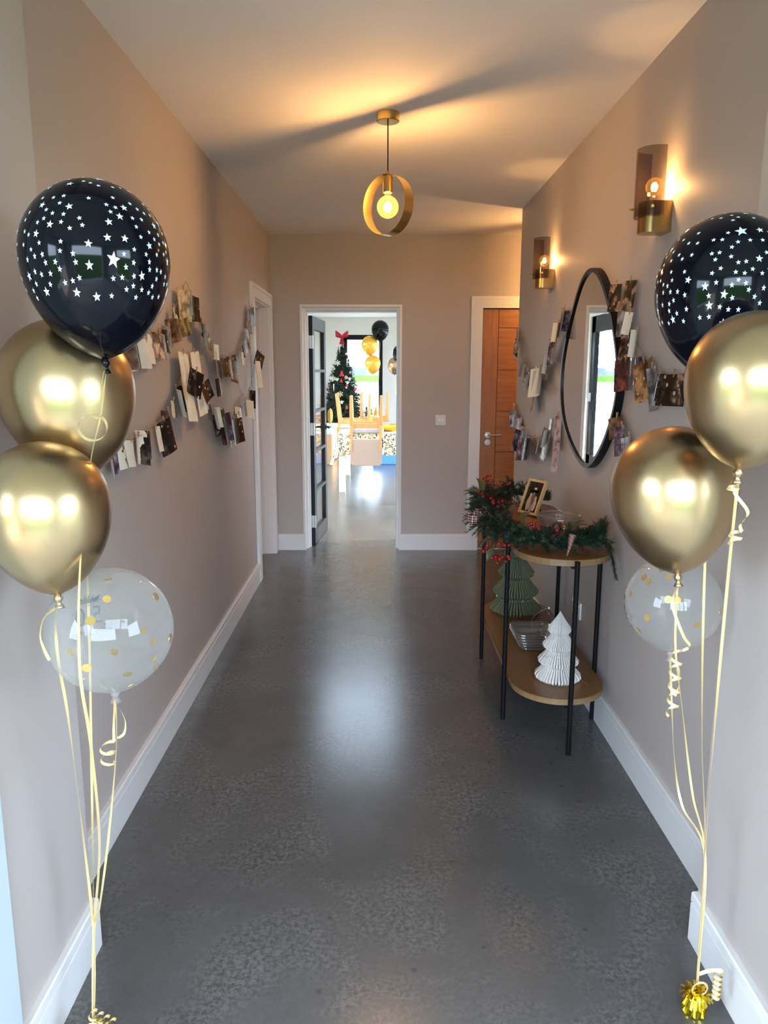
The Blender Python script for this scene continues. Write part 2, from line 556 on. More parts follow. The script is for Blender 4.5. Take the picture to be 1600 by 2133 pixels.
window('added_side_window', 'unseen wide black framed glazing added to daylight the dining room from the right', 'x', XDR + 0.07, WS, [9.55, 11.5, 13.45], 0.08)  # out of view, added to bring sun and sky into the room
m = MB()
m.box((XDL - 0.02, 12.27, 1.08), (XDL + 0.02, 12.30, 1.22)); m.tube([(XDL + 0.05, 12.285, 1.14), (XDL + 0.05, 12.285, 1.42)], 0.011, 8); m.tube([(XDL, 12.285, 1.16), (XDL + 0.05, 12.285, 1.16)], 0.011, 8)
m.build('handle', plain('white_handle', (0.75, 0.75, 0.74), 0.3), w2)

rl = bpy.data.objects.new('window_4', None); COL.objects.link(rl); rl.location = (-0.2, 8.75, H); rl['_o'] = (-0.2, 8.75, H); rl['_w'] = 1
struct(rl, 'rooflight in the dining room ceiling', 'window')
m = MB()
for a, b in (((RX0, RY0), (RX0 + 0.05, RY1)), ((RX1 - 0.05, RY0), (RX1, RY1)), ((RX0, RY0), (RX1, RY0 + 0.05)), ((RX0, RY1 - 0.05), (RX1, RY1))):
    m.box((*a, H + 0.08), (*b, H + 0.16))
m.build('window_frame', M_TRIM, rl)
MB().box((RX0 + 0.04, RY0 + 0.04, H + 0.11), (RX1 - 0.04, RY1 - 0.04, H + 0.122)).build('pane', M_PANE, rl)

# outside
k = NT('lawn_grass')
tc = k.n('ShaderNodeTexCoord')
nz = k.n('ShaderNodeTexNoise', i_Scale=0.6, i_Detail=6.0); k.l(tc.outputs['Object'], nz.inputs['Vector'])
k.l(k.ramp(nz.outputs['Fac'], [(0.3, (0.040, 0.078, 0.014)), (0.7, (0.060, 0.105, 0.022))]), k.b.inputs['Base Color'])
k.b.inputs['Roughness'].default_value = 0.9
k.b.inputs['Specular IOR Level'].default_value = 0.0
struct(MB().box((-350, -350, -0.5), (350, 350, -0.13)).build('lawn', k.m), 'green lawn round the house', 'lawn')
struct(MB().box((-7, 16.35, -0.125), (12, 20.4, -0.03)).build('patio_paving', plain('pale_patio', (0.62, 0.60, 0.56), 0.8, noise=0.08, nscale=6)), 'pale stone patio outside the window', 'paving')
struct(MB().box((4.35, 2.0, -0.125), (12, 16.35, -0.03)).build('bounce_terrace', plain('pale_patio', (0.62, 0.60, 0.56), 0.8)), 'unseen pale stone terrace added to cut green bounce into the dining room', 'paving')  # unseen paving added so the bounced daylight is less green
m = MB(); m.box((-9, 20.9, -0.13), (9, 21.1, 1.20)); m.box((-9.0, 20.86, 1.20), (9, 21.14, 1.27))
struct(m.build('garden_wall', plain('garden_wall_render', (0.66, 0.62, 0.52), 0.85, noise=0.08, nscale=5)), 'low cream garden wall beyond the patio', 'garden wall')
m = MB()
m.grid(lambda i, j: (-300 + 600 * i / 40, 330 + 60 * j, -1 + (0 if j != 1 else 4 + 4 * mnoise.noise(V((i * 0.21, 1.3, 0))))), 40, 2)
struct(m.build('hills', plain('distant_hills', (0.06, 0.075, 0.08), 0.9, Specular_IOR_Level=0.0), smooth=True), 'grey distant hills', 'hills')

# ---------------------------------------------------------------- skirting boards (two-step profile)
def skirting(name, label, p0, p1, nrm, h=0.145, t=0.018):
    """board from p0 to p1 on the floor against a wall, nrm = direction into the room"""
    a, b, n = V((*p0, 0)), V((*p1, 0)), V((*nrm, 0))
    prof = [(0, 0), (t, 0), (t, h * 0.765), (t - 0.004, h * 0.775), (t - 0.004, h * 0.80), (t, h * 0.81), (t, h - 0.004), (t - 0.004, h), (0, h)]
    m = MB(); n0 = 0
    for q in (a, b):
        for d, z in prof:
            m.v.append(q + n * d + V((0, 0, z)))
    N = len(prof)
    for i in range(N):
        j = (i + 1) % N
        m.face((i, j, N + j, N + i))
    m.face(range(N)); m.face(range(2 * N - 1, N - 1, -1))
    return struct(m.build(name, M_TRIM), label, 'skirting')
skirting('baseboard_left', 'white skirting board along the left hall wall', (XL, YNL), (XL, 5.44), (1, 0))
skirting('baseboard_right', 'white skirting board along the right hall wall', (XR, YNR), (XR, YR), (-1, 0))
skirting('baseboard_near_left', 'white skirting board by the left balloons', (XNL, 1.385), (XNL, YNL), (1, 0))
skirting('baseboard_near_right', 'white skirting board by the right balloons', (XNR, 1.385), (XNR, YNR), (-1, 0))
skirting('baseboard_end_left', 'short white skirting board left of the dining doorway', (XL + 0.02, YE), (OX0 + 0.02, YE), (0, -1))
skirting('baseboard_end_right', 'white skirting board between the doorway and the oak door', (OX1 - 0.015, YE), (0.778, YE), (0, -1))
skirting('baseboard_dining_left', 'white skirting board along the dining room left wall', (XDL, 12.41), (XDL, YDF), (1, 0))
skirting('baseboard_dining_far', 'white skirting board along the dining room far wall', (0.09, YDF), (XDR, YDF), (0, -1))

# ---------------------------------------------------------------- casings
def casing_y(name, label, x0, x1, h, w, t, sides=(1, 1)):
    """door casing on the end wall (plane y = YE), opening x0..x1, height h"""
    m = MB()
    g = 0.012
    for (a, b, d) in ((0, w * 0.72, t), (w * 0.72 + 0.004, w, t)):
        if sides[0]: m.box((x0 - b, YE - d, 0), (x0 - a, YE, h + b))
        if sides[1]: m.box((x1 + a, YE - d, 0), (x1 + b, YE, h + b))
        m.box((x0 - a, YE - d, h + a), (x1 + a, YE, h + b))
    m.box((x0 - w * 0.8, YE - t + 0.004, 0), (x0 - w * 0.6, YE, h + w * 0.8))
    m.box((x0 - w * 0.6, YE - t + 0.004, h + w * 0.6), (x1 + w * 0.6, YE, h + w * 0.8))
    # lining inside the opening
    m.box((x0 - 0.002, YE, 0), (x0 + 0.0, YB, h)); m.box((x1, YE, 0), (x1 + 0.002, YB, h)); m.box((x0, YE, h), (x1, YB, h + 0.002))
    return struct(m.build(name, M_TRIM), label, 'door casing')
casing_y('trim_2', 'white door casing round the oak door', KX0, KX1, KH, 0.096, 0.022)

# dining doorway: stepped lining without casing
m = MB()
def frame_y(m, x0, x1, h, w, y0, y1):
    m.box((x0, y0, 0), (x0 + w, y1, h - w)); m.box((x1 - w, y0, 0), (x1, y1, h - w)); m.box((x0, y0, h - w), (x1, y1, h))
frame_y(m, OX0, OX1, OH, 0.020, YE - 0.006, YB + 0.01)
frame_y(m, OX0 + 0.020, OX1 - 0.020, OH - 0.020, 0.022, YE + 0.045, YB + 0.01)
frame_y(m, OX0 + 0.042, OX1 - 0.042 + 0.014, OH - 0.042, 0.014, YE + 0.095, YB)
struct(m.build('trim_3', M_TRIM), 'white stepped lining of the dining doorway', 'door frame')

# casing round the door in the left wall
m = MB()
w, t = 0.098, 0.022
for a, b in ((0, 0.068), (0.072, w)):
    m.box((XL, DO0 - b, 0), (XL + t, DO0 - a, DOH + b))
    m.box((XL, DO1 + a, 0), (XL + t, DO1 + b, DOH + b))
    m.box((XL, DO0 - a, DOH + a), (XL + t, DO1 + a, DOH + b))
m.box((XL, DO0 - 0.08, 0), (XL + t - 0.004, DO0 - 0.06, DOH + 0.08)); m.box((XL, DO1 + 0.06, 0), (XL + t - 0.004, DO1 + 0.08, DOH + 0.08)); m.box((XL, DO0 - 0.06, DOH + 0.06), (XL + t - 0.004, DO1 + 0.06, DOH + 0.08))
m.box((XL - 0.16, DO0, 0), (XL, DO0 + 0.006, DOH)); m.box((XL - 0.16, DO1 - 0.006, 0), (XL, DO1, DOH)); m.box((XL - 0.16, DO0, DOH - 0.006), (XL, DO1, DOH))
m.box((XL - 0.11, DO1 - 0.018, 0), (XL - 0.075, DO1 - 0.006, DOH)); m.box((XL - 0.11, DO0, DOH - 0.018), (XL - 0.075, DO1, DOH - 0.006))
struct(m.build('trim_4', M_TRIM), 'white door casing in the left hall wall', 'door casing')
struct(MB().box((XL - 0.158, DO0 + 0.008, 0.006), (XL - 0.115, DO1 - 0.02, DOH - 0.008)).build('door_3', M_OAK_V, bevel=0.003), 'oak door set deep in the left hall wall', 'door')

# ---------------------------------------------------------------- oak door
d1 = bpy.data.objects.new('door_1', None); COL.objects.link(d1); d1.location = (KX0, YE + 0.03, 0)
d1['_o'] = tuple(d1.location); d1['_w'] = 1
struct(d1, 'oak door with horizontal boards beside the console table', 'door')
yd0, yd1 = YE + 0.012, YE + 0.055
MB().box((KX0 + 0.004, yd0 + 0.008, 0.008), (KX1 - 0.004, yd1, KH - 0.004)).build('core', plain('oak_groove', (0.10, 0.035, 0.01), 0.6), d1)
MB().box((KX0 + 0.006, yd0, 0.01), (1.009, yd0 + 0.01, KH - 0.006)).build('stile', M_OAK_V, d1, bevel=0.002)
MB().box((1.54, yd0, 0.01), (KX1 - 0.006, yd0 + 0.01, KH - 0.006)).build('stile', M_OAK_V, d1, bevel=0.002)
zs_ = [0.010, 0.168, 0.517, 0.866, 1.216, 1.564, 1.913, KH - 0.006]
for z0, z1 in zip(zs_[:-1], zs_[1:]):
    MB().box((1.013, yd0, z0 + 0.002), (1.536, yd0 + 0.01, z1 - 0.002)).build('board', M_OAK_H, d1, bevel=0.0015)
def disc_y(m, x, y, z, r, d, seg=24):
    m.tube([(x, y, z), (x, y - d, z)], r, seg)
m = MB(); disc_y(m, 0.942, yd0, 1.015, 0.026, 0.008); disc_y(m, 0.942, yd0 - 0.008, 1.015, 0.011, 0.04, 12)
m.tube([(0.936, yd0 - 0.046, 1.015), (1.052, yd0 - 0.046, 1.015)], 0.0085, 10)
m.build('handle', M_STEEL, d1, auto=0.6)
m = MB(); disc_y(m, 0.942, yd0, 0.952, 0.026, 0.008); disc_y(m, 0.942, yd0 - 0.008, 0.952, 0.014, 0.01, 14)
m.build('thumb_turn', M_STEEL, d1, auto=0.6)

# ---------------------------------------------------------------- black glazed door, open into the dining room
d2 = bpy.data.objects.new('door_2', None); COL.objects.link(d2); d2.location = (-0.568, YB + 0.005, 0)
d2.rotation_euler = (0, 0, math.radians(85.5)); d2['_o'] = (0, 0, 0); d2['_w'] = 0
struct(d2, 'black framed glazed door standing open into the dining room', 'door')
# local: x along the leaf from the hinge, y thickness (0..0.042 to the left), z up
LW, LH, LT = 0.76, 2.022, 0.043
def dbox(x0, x1, z0, z1, y0=0.0, y1=LT): return MB().box((x0, y0, z0), (x1, y1, z1))
dbox(0, 0.10, 0.006, LH).build('stile', M_BLACK, d2, bevel=0.002)
dbox(LW - 0.10, LW, 0.006, LH).build('stile', M_BLACK, d2, bevel=0.002)
dbox(0.10, LW - 0.10, 0.006, 0.13).build('rail', M_BLACK, d2, bevel=0.002)
dbox(0.10, LW - 0.10, LH - 0.11, LH).build('rail', M_BLACK, d2, bevel=0.002)
bars = [0.13 + (LH - 0.24) * i / 5 for i in range(1, 5)]
for zb in bars:
    dbox(0.10, LW - 0.10, zb - 0.013, zb + 0.013).build('glazing_bar', M_BLACK, d2)
zz = [0.13] + bars + [LH - 0.11]
for z0, z1 in zip(zz[:-1], zz[1:]):
    dbox(0.095, LW - 0.095, z0, z1, 0.018, 0.024).build('pane', M_PANE, d2)
for zb in (0.22, 1.05, 1.80):
    m = MB(); m.box((-0.003, 0.004, zb - 0.055), (0.0, 0.032, zb + 0.055)); m.tube([(-0.004, 0.0, zb - 0.055), (-0.004, 0.0, zb + 0.055)], 0.006, 8)
    m.build('hinge', M_STEEL, d2)
m = MB()
for s, y in ((-1, 0), (1, LT)):
    m.tube([(LW - 0.055, y, 1.02), (LW - 0.055, y + s * 0.008, 1.02)], 0.026, 18)
    m.tube([(LW - 0.055, y, 1.02), (LW - 0.055, y + s * 0.045, 1.02)], 0.010, 10)
    m.tube([(LW - 0.05, y + s * 0.045, 1.02), (LW - 0.17, y + s * 0.045, 1.02)], 0.009, 10)
m.build('handle', M_BLACK, d2, auto=0.6)

# ================================================================== LAMPS
WARM = (1.0, 0.55, 0.21)
def point(name, loc, power, radius, parent):
    l = bpy.data.lights.new(name, 'POINT')
    l.energy = power; l.color = WARM; l.shadow_soft_size = radius
    o = bpy.data.objects.new(name, l); COL.objects.link(o)
    o.parent = parent
    o.location = V(loc) - V(parent['_o'])
    return o
def bulb(parent, c, R, neck_dir, neck_r=0.018, neck_len=0.045, fil=0.02):
    """globe bulb around c, neck towards neck_dir (+1 up, -1 down)"""
    prof = []
    a0 = math.asin(neck_r / R)
    for i in range(15):
        a = a0 + (PI - a0) * i / 14
        prof.append((R * math.sin(a), R * math.cos(a)))
    prof = [(neck_r, R * math.cos(a0) + neck_len), (neck_r * 1.02, R * math.cos(a0) + neck_len * 0.5)] + prof
    prof = [(r, z * neck_dir) for r, z in prof]
    b = MB().lathe(prof, 24, Matrix.Translation(V(c))).build('bulb', M_BULB, parent, smooth=True)
    m = MB()
    for j in range(4):
        an = PI / 4 + j * PI / 2
        x, y = math.cos(an) * fil * 0.45, math.sin(an) * fil * 0.45
        m.tube([V(c) + V((x, y, -fil)), V(c) + V((x * 0.6, y * 0.6, fil))], 0.0022, 6)
    m.build('filament', M_FILAMENT, b)
    return b

def pendant(loc, label, power=34.0):
    """ring pendant; loc = point on the ceiling"""
    x, y, z = loc
    t = thing('pendant_lamp', label, 'lamp', loc)
    M = Matrix.Translation(V(loc))
    MB().lathe([(0, -0.001), (0.050, -0.001), (0.050, -0.036), (0.047, -0.038), (0, -0.038)], 40, M).build('ceiling_rose', M_BRASS, t, auto=0.5)
    MB().tube([V(loc) + V((0, 0, -0.038)), V(loc) + V((0, 0, -0.245))], 0.0028, 8).build('cord', M_CORD, t)
    MB().lathe([(0, -0.240), (0.0075, -0.240), (0.0075, -0.258), (0.022, -0.260), (0.022, -0.328), (0.019, -0.330), (0.0, -0.330)], 24, M).build('lamp_holder', M_BRASS, t, auto=0.5)
    # ring: band of radius R, width W, axis horizontal
    R, W, T = 0.127, 0.056, 0.0022
    cz = -0.258 - R + 0.004
    th = math.radians(43)
    u = V((math.cos(th), -math.sin(th), 0)); ax = V((math.sin(th), math.cos(th), 0))
    m = MB(); N = 72
    rows = []
    for i in range(N):
        a = 2 * PI * i / N
        d = u * math.cos(a) + V((0, 0, math.sin(a)))
        c = V(loc) + V((0, 0, cz))
        rows.append([c + d * (R - T) - ax * W / 2, c + d * R - ax * W / 2, c + d * R + ax * W / 2, c + d * (R - T) + ax * W / 2])
    for r in rows: m.v += r
    for i in range(N):
        j = (i + 1) % N
        for k_ in range(4):
            l_ = (k_ + 1) % 4
            m.face((i * 4 + k_, j * 4 + k_, j * 4 + l_, i * 4 + l_))
    m.build('ring_shade', M_BRASS, t, auto=0.5)
    bc = V(loc) + V((0, 0, -0.388))
    bulb(t, bc, 0.048, 1, 0.014, 0.014, 0.022)
    point('pendant_light', bc, power * LAMP, 0.022, t)
    return t
pendant((0.041, 3.53, H), 'brass ring pendant lamp with globe bulb in the middle of the hall ceiling')
pendant((1.5, 5.75, H), 'brass ring pendant lamp on the side hall ceiling beyond the oak door', 60.0)

def sconce(y, label):
    loc = (XR, y, 2.02)
    t = thing('wall_sconce', label, 'lamp', loc, 'brass wall sconces')
    cx = 0.935; R = 0.041
    # D-shaped cup: half round front, straight sides to the wall
    poly = [(XR, y - R), (XR, y + R)] + [(cx - R * math.sin(a), y + R * math.cos(a)) for a in [PI * i / 18 for i in range(19)]]
    m = MB(); n = len(poly)
    m.prism(poly, 2.020, 2.121)
    m.build('cup', M_BRASSD, t, auto=0.5)
    # smoked glass: open cylinder arc
    RG = 0.060
    m = MB()
    a0, a1, N = math.radians(80), math.radians(290), 28
    def arc(i, r): 
        a = a0 + (a1 - a0) * i / N
        return V((cx + 0.004 + r * math.cos(a), y + r * math.sin(a), 0))
    for (zz0, zz1) in ((2.072, 2.292),):
        m.grid(lambda i, j: arc(i, RG) + V((0, 0, zz0 if j == 0 else zz1)), N, 1)
        m.grid(lambda i, j: arc(i, RG - 0.003) + V((0, 0, zz0 if j == 0 else zz1)), N, 1, True)
        m.grid(lambda i, j: arc(i, RG - 0.003 * j) + V((0, 0, zz1)), N, 1)
        m.grid(lambda i, j: arc(i, RG - 0.003 * j) + V((0, 0, zz0)), N, 1, True)
        for e in (0, N):
            m.grid(lambda i, j: arc(e, RG - 0.003 * j) + V((0, 0, zz0 if i == 0 else zz1)), 1, 1)
    m.build('glass_shade', M_SMOKE, t, auto=0.5)
    for a in (PI, PI / 2 + 0.25, 1.5 * PI - 0.25):
        d = V((math.cos(a), math.sin(a), 0)); c = V((cx, y, 2.098))
        m = MB(); m.tube([c + d * R * 0.9, c + d * 0.074], 0.0022, 6); m.tube([c + d * 0.061, c + d * 0.066], 0.005, 10)
        m.build('screw_pin', M_BRASS, t)
    c = V((0.943, y, 2.172))
    bulb(t, c, 0.030, -1, 0.013, 0.030, 0.014)
    point('sconce_light', c, 7.0 * LAMP, 0.014, t)
    return t
sconce(2.72, 'brass wall sconce with smoked glass, nearer one above the photo string')
sconce(4.45, 'brass wall sconce with smoked glass, farther one beyond the mirror')

# ================================================================== SWITCH, SOCKET, MIRROR
t = thing('light_switch', 'white double light switch on the end wall', 'switch', (0.533, YE, 1.142))
MB().box((0.489, YE - 0.009, 1.098), (0.577, YE, 1.186)).build('plate', M_SWITCH, t, bevel=0.003)
for x in (0.519, 0.547):
    MB().box((x - 0.0115, YE - 0.015, 1.128), (x + 0.0115, YE - 0.009, 1.156)).build('rocker', plain('bright_rocker_plastic', (0.88, 0.87, 0.86), 0.25), t, bevel=0.002)
t = thing('wall_socket', 'white double wall socket behind the console table', 'socket', (XR, 3.59, 0.395))
MB().box((XR - 0.010, 3.517, 0.352), (XR, 3.663, 0.438)).build('plate', M_SWITCH, t, bevel=0.003)
for y in (3.555, 3.625):
    m = MB(); m.box((XR - 0.0125, y - 0.004, 0.402), (XR - 0.010, y + 0.004, 0.412))
    for s in (-1, 1): m.box((XR - 0.0125, y + s * 0.011 - 0.003, 0.378), (XR - 0.010, y + s * 0.011 + 0.003, 0.384))
    m.build('pin_holes', M_BLACK, t)
    MB().box((XR - 0.014, y - 0.006 + (0.022 if y > 3.6 else -0.022), 0.412), (XR - 0.010, y + 0.006 + (0.022 if y > 3.6 else -0.022), 0.426)).build('rocker', M_SWITCH, t, bevel=0.001)

mir = [(3.545, 2.007), (3.629, 2.004), (3.711, 1.974), (3.791, 1.906), (3.871, 1.81), (3.956, 1.715), (4.006, 1.627), (4.029, 1.529), (4.019, 1.431), (3.979, 1.334), (3.897, 1.26), (3.781, 1.199), (3.649, 1.15), (3.55, 1.119), (3.461, 1.115), (3.401, 1.131), (3.308, 1.176), (3.225, 1.24), (3.165, 1.304), (3.108, 1.371), (3.072, 1.444), (3.06, 1.51), (3.082, 1.585), (3.121, 1.66), (3.179, 1.749), (3.246, 1.83), (3.334, 1.915), (3.42, 1.973), (3.483, 1.999)]
# smooth closed outline
pts = [V((a, b, 0)) for a, b in mir]
for _ in range(3):
    pts = [(pts[i - 1] + 2 * pts[i] + pts[(i + 1) % len(pts)]) / 4 for i in range(len(pts))]
    pts = [q for i in range(len(pts)) for q in (pts[i], (pts[i] + pts[(i + 1) % len(pts)]) / 2)] if len(pts) < 100 else pts
cen = sum(pts, V()) / len(pts)
def offs(d):
    out = []
    N = len(pts)
    for i in range(N):
        tn = (pts[(i + 1) % N] - pts[i - 1]).normalized()
        nn = V((-tn.y, tn.x, 0))
        if nn.dot(pts[i] - cen) < 0: nn = -nn
        out.append(pts[i] + nn * d)
    return out
t = thing('wall_mirror', 'black framed teardrop mirror on the right hall wall', 'mirror', (XR, 3.55, 1.11))
xf = XR - 0.034; xg = XR - 0.026
o_out, o_in = offs(0.012), offs(-0.006)
m = MB(); N = len(pts)
rings = [(o_out, XR - 0.001), (o_out, xf), (o_in, xf), (o_in, XR - 0.001)]
for rg, x in rings:
    for p in rg: m.v.append(V((x, p.x, p.y)))
for r_ in range(4):
    s_ = (r_ + 1) % 4
    for i in range(N):
        j = (i + 1) % N
        m.face((r_ * N + i, r_ * N + j, s_ * N + j, s_ * N + i))
m.build('frame', M_BLACK, t, auto=0.6)
m = MB()
for x in (xg, XR - 0.004):
    for p in offs(-0.004): m.v.append(V((x, p.x, p.y)))
m.face(range(N)); m.face(range(2 * N - 1, N - 1, -1))
m.build('mirror_glass', M_MIRROR, t)

# ================================================================== CONSOLE TABLE
ZT, ZS = 0.822, 0.237
CX, CR, CY0, CY1 = 0.770, 0.196, 3.060, 4.030
def racetrack(r, n=20):
    P = []
    for i in range(n + 1):
        a = PI + PI * i / n
        P.append((CX + r * math.cos(a), CY0 + r * math.sin(a)))
    for i in range(n + 1):
        a = PI * i / n
        P.append((CX + r * math.cos(a), CY1 + r * math.sin(a)))
    return P
t = thing('console_table', 'oval two-tier wooden console table with black metal legs', 'console table', (CX, 3.545, 0))
def board(name, z1, th):
    b = MB().prism(racetrack(CR - 0.0015), z1 - th, z1).build(name, M_CONSOLE, t)
    m = MB(); P = racetrack(CR); n = len(P)
    for z in (z1 - th + 0.001, z1 - 0.0012):
        for x, y in P: m.v.append(V((x, y, z)))
    for i in range(n):
        j = (i + 1) % n
        m.face((i, j, n + j, n + i))
    m.build('edge_band', M_CONSOLE_EDGE, b)
board('table_top', ZT, 0.026)
board('lower_shelf', ZS, 0.026)
LEGS = [(CX - CR - 0.009, 3.18), (CX + CR + 0.004, 3.18), (CX - CR - 0.009, 3.907), (CX + CR + 0.004, 3.907), (CX + 0.012, CY0 - CR - 0.010), (CX, CY1 + CR + 0.010)]
for x, y in LEGS:
    MB().tube([(x, y, 0.0), (x, y, ZT - 0.004)], 0.0105, 12).build('leg', M_LEGBLACK, t, auto=0.6)
for zz in (ZT - 0.034, ZS - 0.034):
    m = MB()
    m.box((CX - CR - 0.004, 3.172, zz), (CX + CR + 0.002, 3.188, zz + 0.008)); m.box((CX - CR - 0.004, 3.899, zz), (CX + CR + 0.002, 3.915, zz + 0.008))
    m.box((CX - 0.008, CY0 - CR - 0.006, zz), (CX + 0.008, CY1 + CR + 0.006, zz + 0.008))
    m.build('support_rail', M_LEGBLACK, t)

# pleated paper trees
def paper_tree(name, label, loc, height, tiers, mat, seam=None, N=46, pleat=0.35):
    t = thing(name, label, 'paper tree', loc)
    M0 = V(loc)
    prof = []
    for (z0, z1, r_in0, r_max, r_in1) in tiers:      # from the bottom up
        for s in range(7):
            u = s / 6
            r = (r_in0 * (1 - u / 0.25) + r_max * u / 0.25) if u < 0.25 else (r_max + (r_in1 - r_max) * ((u - 0.25) / 0.75) ** 0.85)
            prof.append((r, z0 + (z1 - z0) * u))
    m = MB()
    n2 = N * 4
    for r, z in prof:
        for j in range(n2):
            a = 2 * PI * (j // 4 + (0.0, 0.58, 0.62, 0.96)[j % 4]) / N
            rr = r * (1.0 if j % 4 < 2 else 1 - pleat) if r > 0.004 else r
            jit = 1 + 0.02 * math.sin((j // 4) * 3.7 + z * 40)
            m.v.append(M0 + V((rr * jit * math.cos(a), rr * jit * math.sin(a), z)))
    for i in range(len(prof) - 1):
        for j in range(n2):
            k_ = (j + 1) % n2
            m.face((i * n2 + j, i * n2 + k_, (i + 1) * n2 + k_, (i + 1) * n2 + j))
    m.face(list(range(n2))[::-1]); m.face([(len(prof) - 1) * n2 + j for j in range(n2)])
    m.build('pleated_body', mat, t)
    if seam:
        a = seam[0]
        d = V((math.cos(a), math.sin(a), 0)); s = V((-d.y, d.x, 0))
        mm = MB()
        for sg in (-1, 1):
            mm.grid(lambda i, j: M0 + d * (prof[i][0] * (0.2 if j == 0 else 1.03)) + s * (0.0035 * sg * (1 if j else 0.3)) + V((0, 0, prof[i][1])), len(prof) - 1, 1)
        mm.build('seam_card', seam[1], t)
    return t
M_GREENPAPER = plain('sage_green_paper', (0.120, 0.128, 0.068), 0.8)
M_WHITEPAPER = plain('white_tissue_paper', (0.74, 0.70, 0.66), 0.8)
M_SEAM = plain('cream_card_seam', (0.72, 0.55, 0.42), 0.8)
paper_tree('paper_tree', 'white pleated paper tree at the front of the lower shelf', (0.782, 3.085, ZS + 0.001), 0.31,
           [(0.0, 0.062, 0.088, 0.104, 0.062), (0.062, 0.132, 0.062, 0.094, 0.048), (0.132, 0.20, 0.048, 0.075, 0.036), (0.20, 0.302, 0.036, 0.054, 0.001)], M_WHITEPAPER, (-PI / 2 - 0.25, M_SEAM))
paper_tree('paper_tree', 'sage green pleated paper tree at the back of the lower shelf', (0.765, 4.03, ZS + 0.001), 0.40,
           [(0.0, 0.085, 0.125, 0.146, 0.085), (0.085, 0.190, 0.085, 0.136, 0.068), (0.190, 0.300, 0.068, 0.108, 0.048), (0.300, 0.425, 0.048, 0.080, 0.001)], M_GREENPAPER, None, 48, 0.35)

# glass bowls
def glass_bowl(name, label, loc, prof, seg=48, ribs=0, square=False):
    t = thing(name, label, 'bowl', loc)
    M = Matrix.Translation(V(loc))
    m = MB().lathe(prof, seg, M)
    for i, p in enumerate(m.v):
        d = p - V(loc); a = math.atan2(d.y, d.x); r = math.hypot(d.x, d.y)
        if square and r > 1e-4:
            k_ = 1 / (abs(math.cos(a)) ** 6 + abs(math.sin(a)) ** 6) ** (1 / 6)
            d.x *= k_; d.y *= k_
        if ribs and r > 0.03 and 0.012 < d.z < 0.062:
            s = 1 + 0.03 * math.cos(a * ribs)
            d.x *= s; d.y *= s
        m.v[i] = V(loc) + d
    m.build('bowl_glass', M_CRYSTAL, t, smooth=True)
    return t
glass_bowl('glass_bowl', 'round cut glass bowl on the console table top', (0.826, 3.36, ZT + 0.001),
           [(0, 0), (0.048, 0), (0.060, 0.010), (0.080, 0.035), (0.094, 0.066), (0.099, 0.088), (0.0955, 0.088), (0.090, 0.066), (0.076, 0.037), (0.056, 0.014), (0.044, 0.007), (0, 0.007)], 96, 24)
tb = [o for o in bpy.data.objects if o.name == 'glass_bowl'][0]
for r, z, q in ((0.0973, 0.089, 0.0022), (0.0955, 0.070, 0.0014), (0.050, 0.003, 0.003)):
    MB().tube([(0.826 + r * math.cos(2 * PI * i / 64), 3.36 + r * math.sin(2 * PI * i / 64), ZT + 0.001 + z) for i in range(65)], q, 8, False).build('glass_rim', M_CRYSTAL, tb, smooth=True)
stepped = [(0, 0), (0.050, 0)]
for i in range(5):
    stepped += [(0.055 + 0.009 * i, 0.006 + 0.017 * i), (0.061 + 0.009 * i, 0.014 + 0.017 * i)]
stepped += [(0.100, 0.096)] + [(0.094, 0.096), (0.080, 0.060), (0.060, 0.022), (0.046, 0.010), (0, 0.010)]
sb = glass_bowl('glass_bowl', 'square ribbed glass bowl between the paper trees', (0.745, 3.46, ZS + 0.001), stepped, 64, 0, True)
for i in range(5):
    r = 0.063 + 0.009 * i; z = ZS + 0.013 + 0.017 * i
    ring = []
    for j in range(49):
        a = 2 * PI * j / 48; kk = 1 / (abs(math.cos(a)) ** 6 + abs(math.sin(a)) ** 6) ** (1 / 6)
        ring.append((0.745 + r * kk * math.cos(a), 3.46 + r * kk * math.sin(a), z))
    MB().tube(ring, 0.0034, 8, False).build('glass_rib', M_CRYSTAL, sb, smooth=True)

def pinecone(m, c, axis, L, R, n=46):
    axis = V(axis).normalized()
    a = axis.orthogonal().normalized(); b = axis.cross(a)
    for i in range(n):
        u = (i + 0.5) / n
        an = i * 2.399963
        r = R * math.sin(PI * (0.12 + 0.86 * u)) ** 0.7
        rd = a * math.cos(an) + b * math.sin(an)
        p = V(c) + axis * (L * (u - 0.5)) + rd * r * 0.35
        s = axis.cross(rd)
        tip = p + rd * r * 0.75 + axis * L * 0.10
        w = R * 0.30
        n0 = len(m.v)
        m.v += [p - s * w * 0.5, p + s * w * 0.5, tip + s * w, tip + rd * w * 0.5 + axis * w * 0.4, tip - s * w, p - axis * w * 0.5]
        m.face((n0, n0 + 1, n0 + 2, n0 + 3, n0 + 4)); m.face((n0 + 5, n0 + 4, n0 + 3, n0 + 2))
    m.sphere(c, R * 0.45, 8, 6, (1, 1, 1))
M_CONE = plain('brown_pinecone', (0.045, 0.022, 0.012), 0.7, noise=0.3, nscale=60)
m = MB(); pinecone(m, (0.768, 3.44, ZS + 0.037), (0.3, 0.2, 1), 0.05, 0.024)
tag(m.build('pinecone', M_CONE), 'small brown pinecone inside the square glass bowl', 'pinecone')

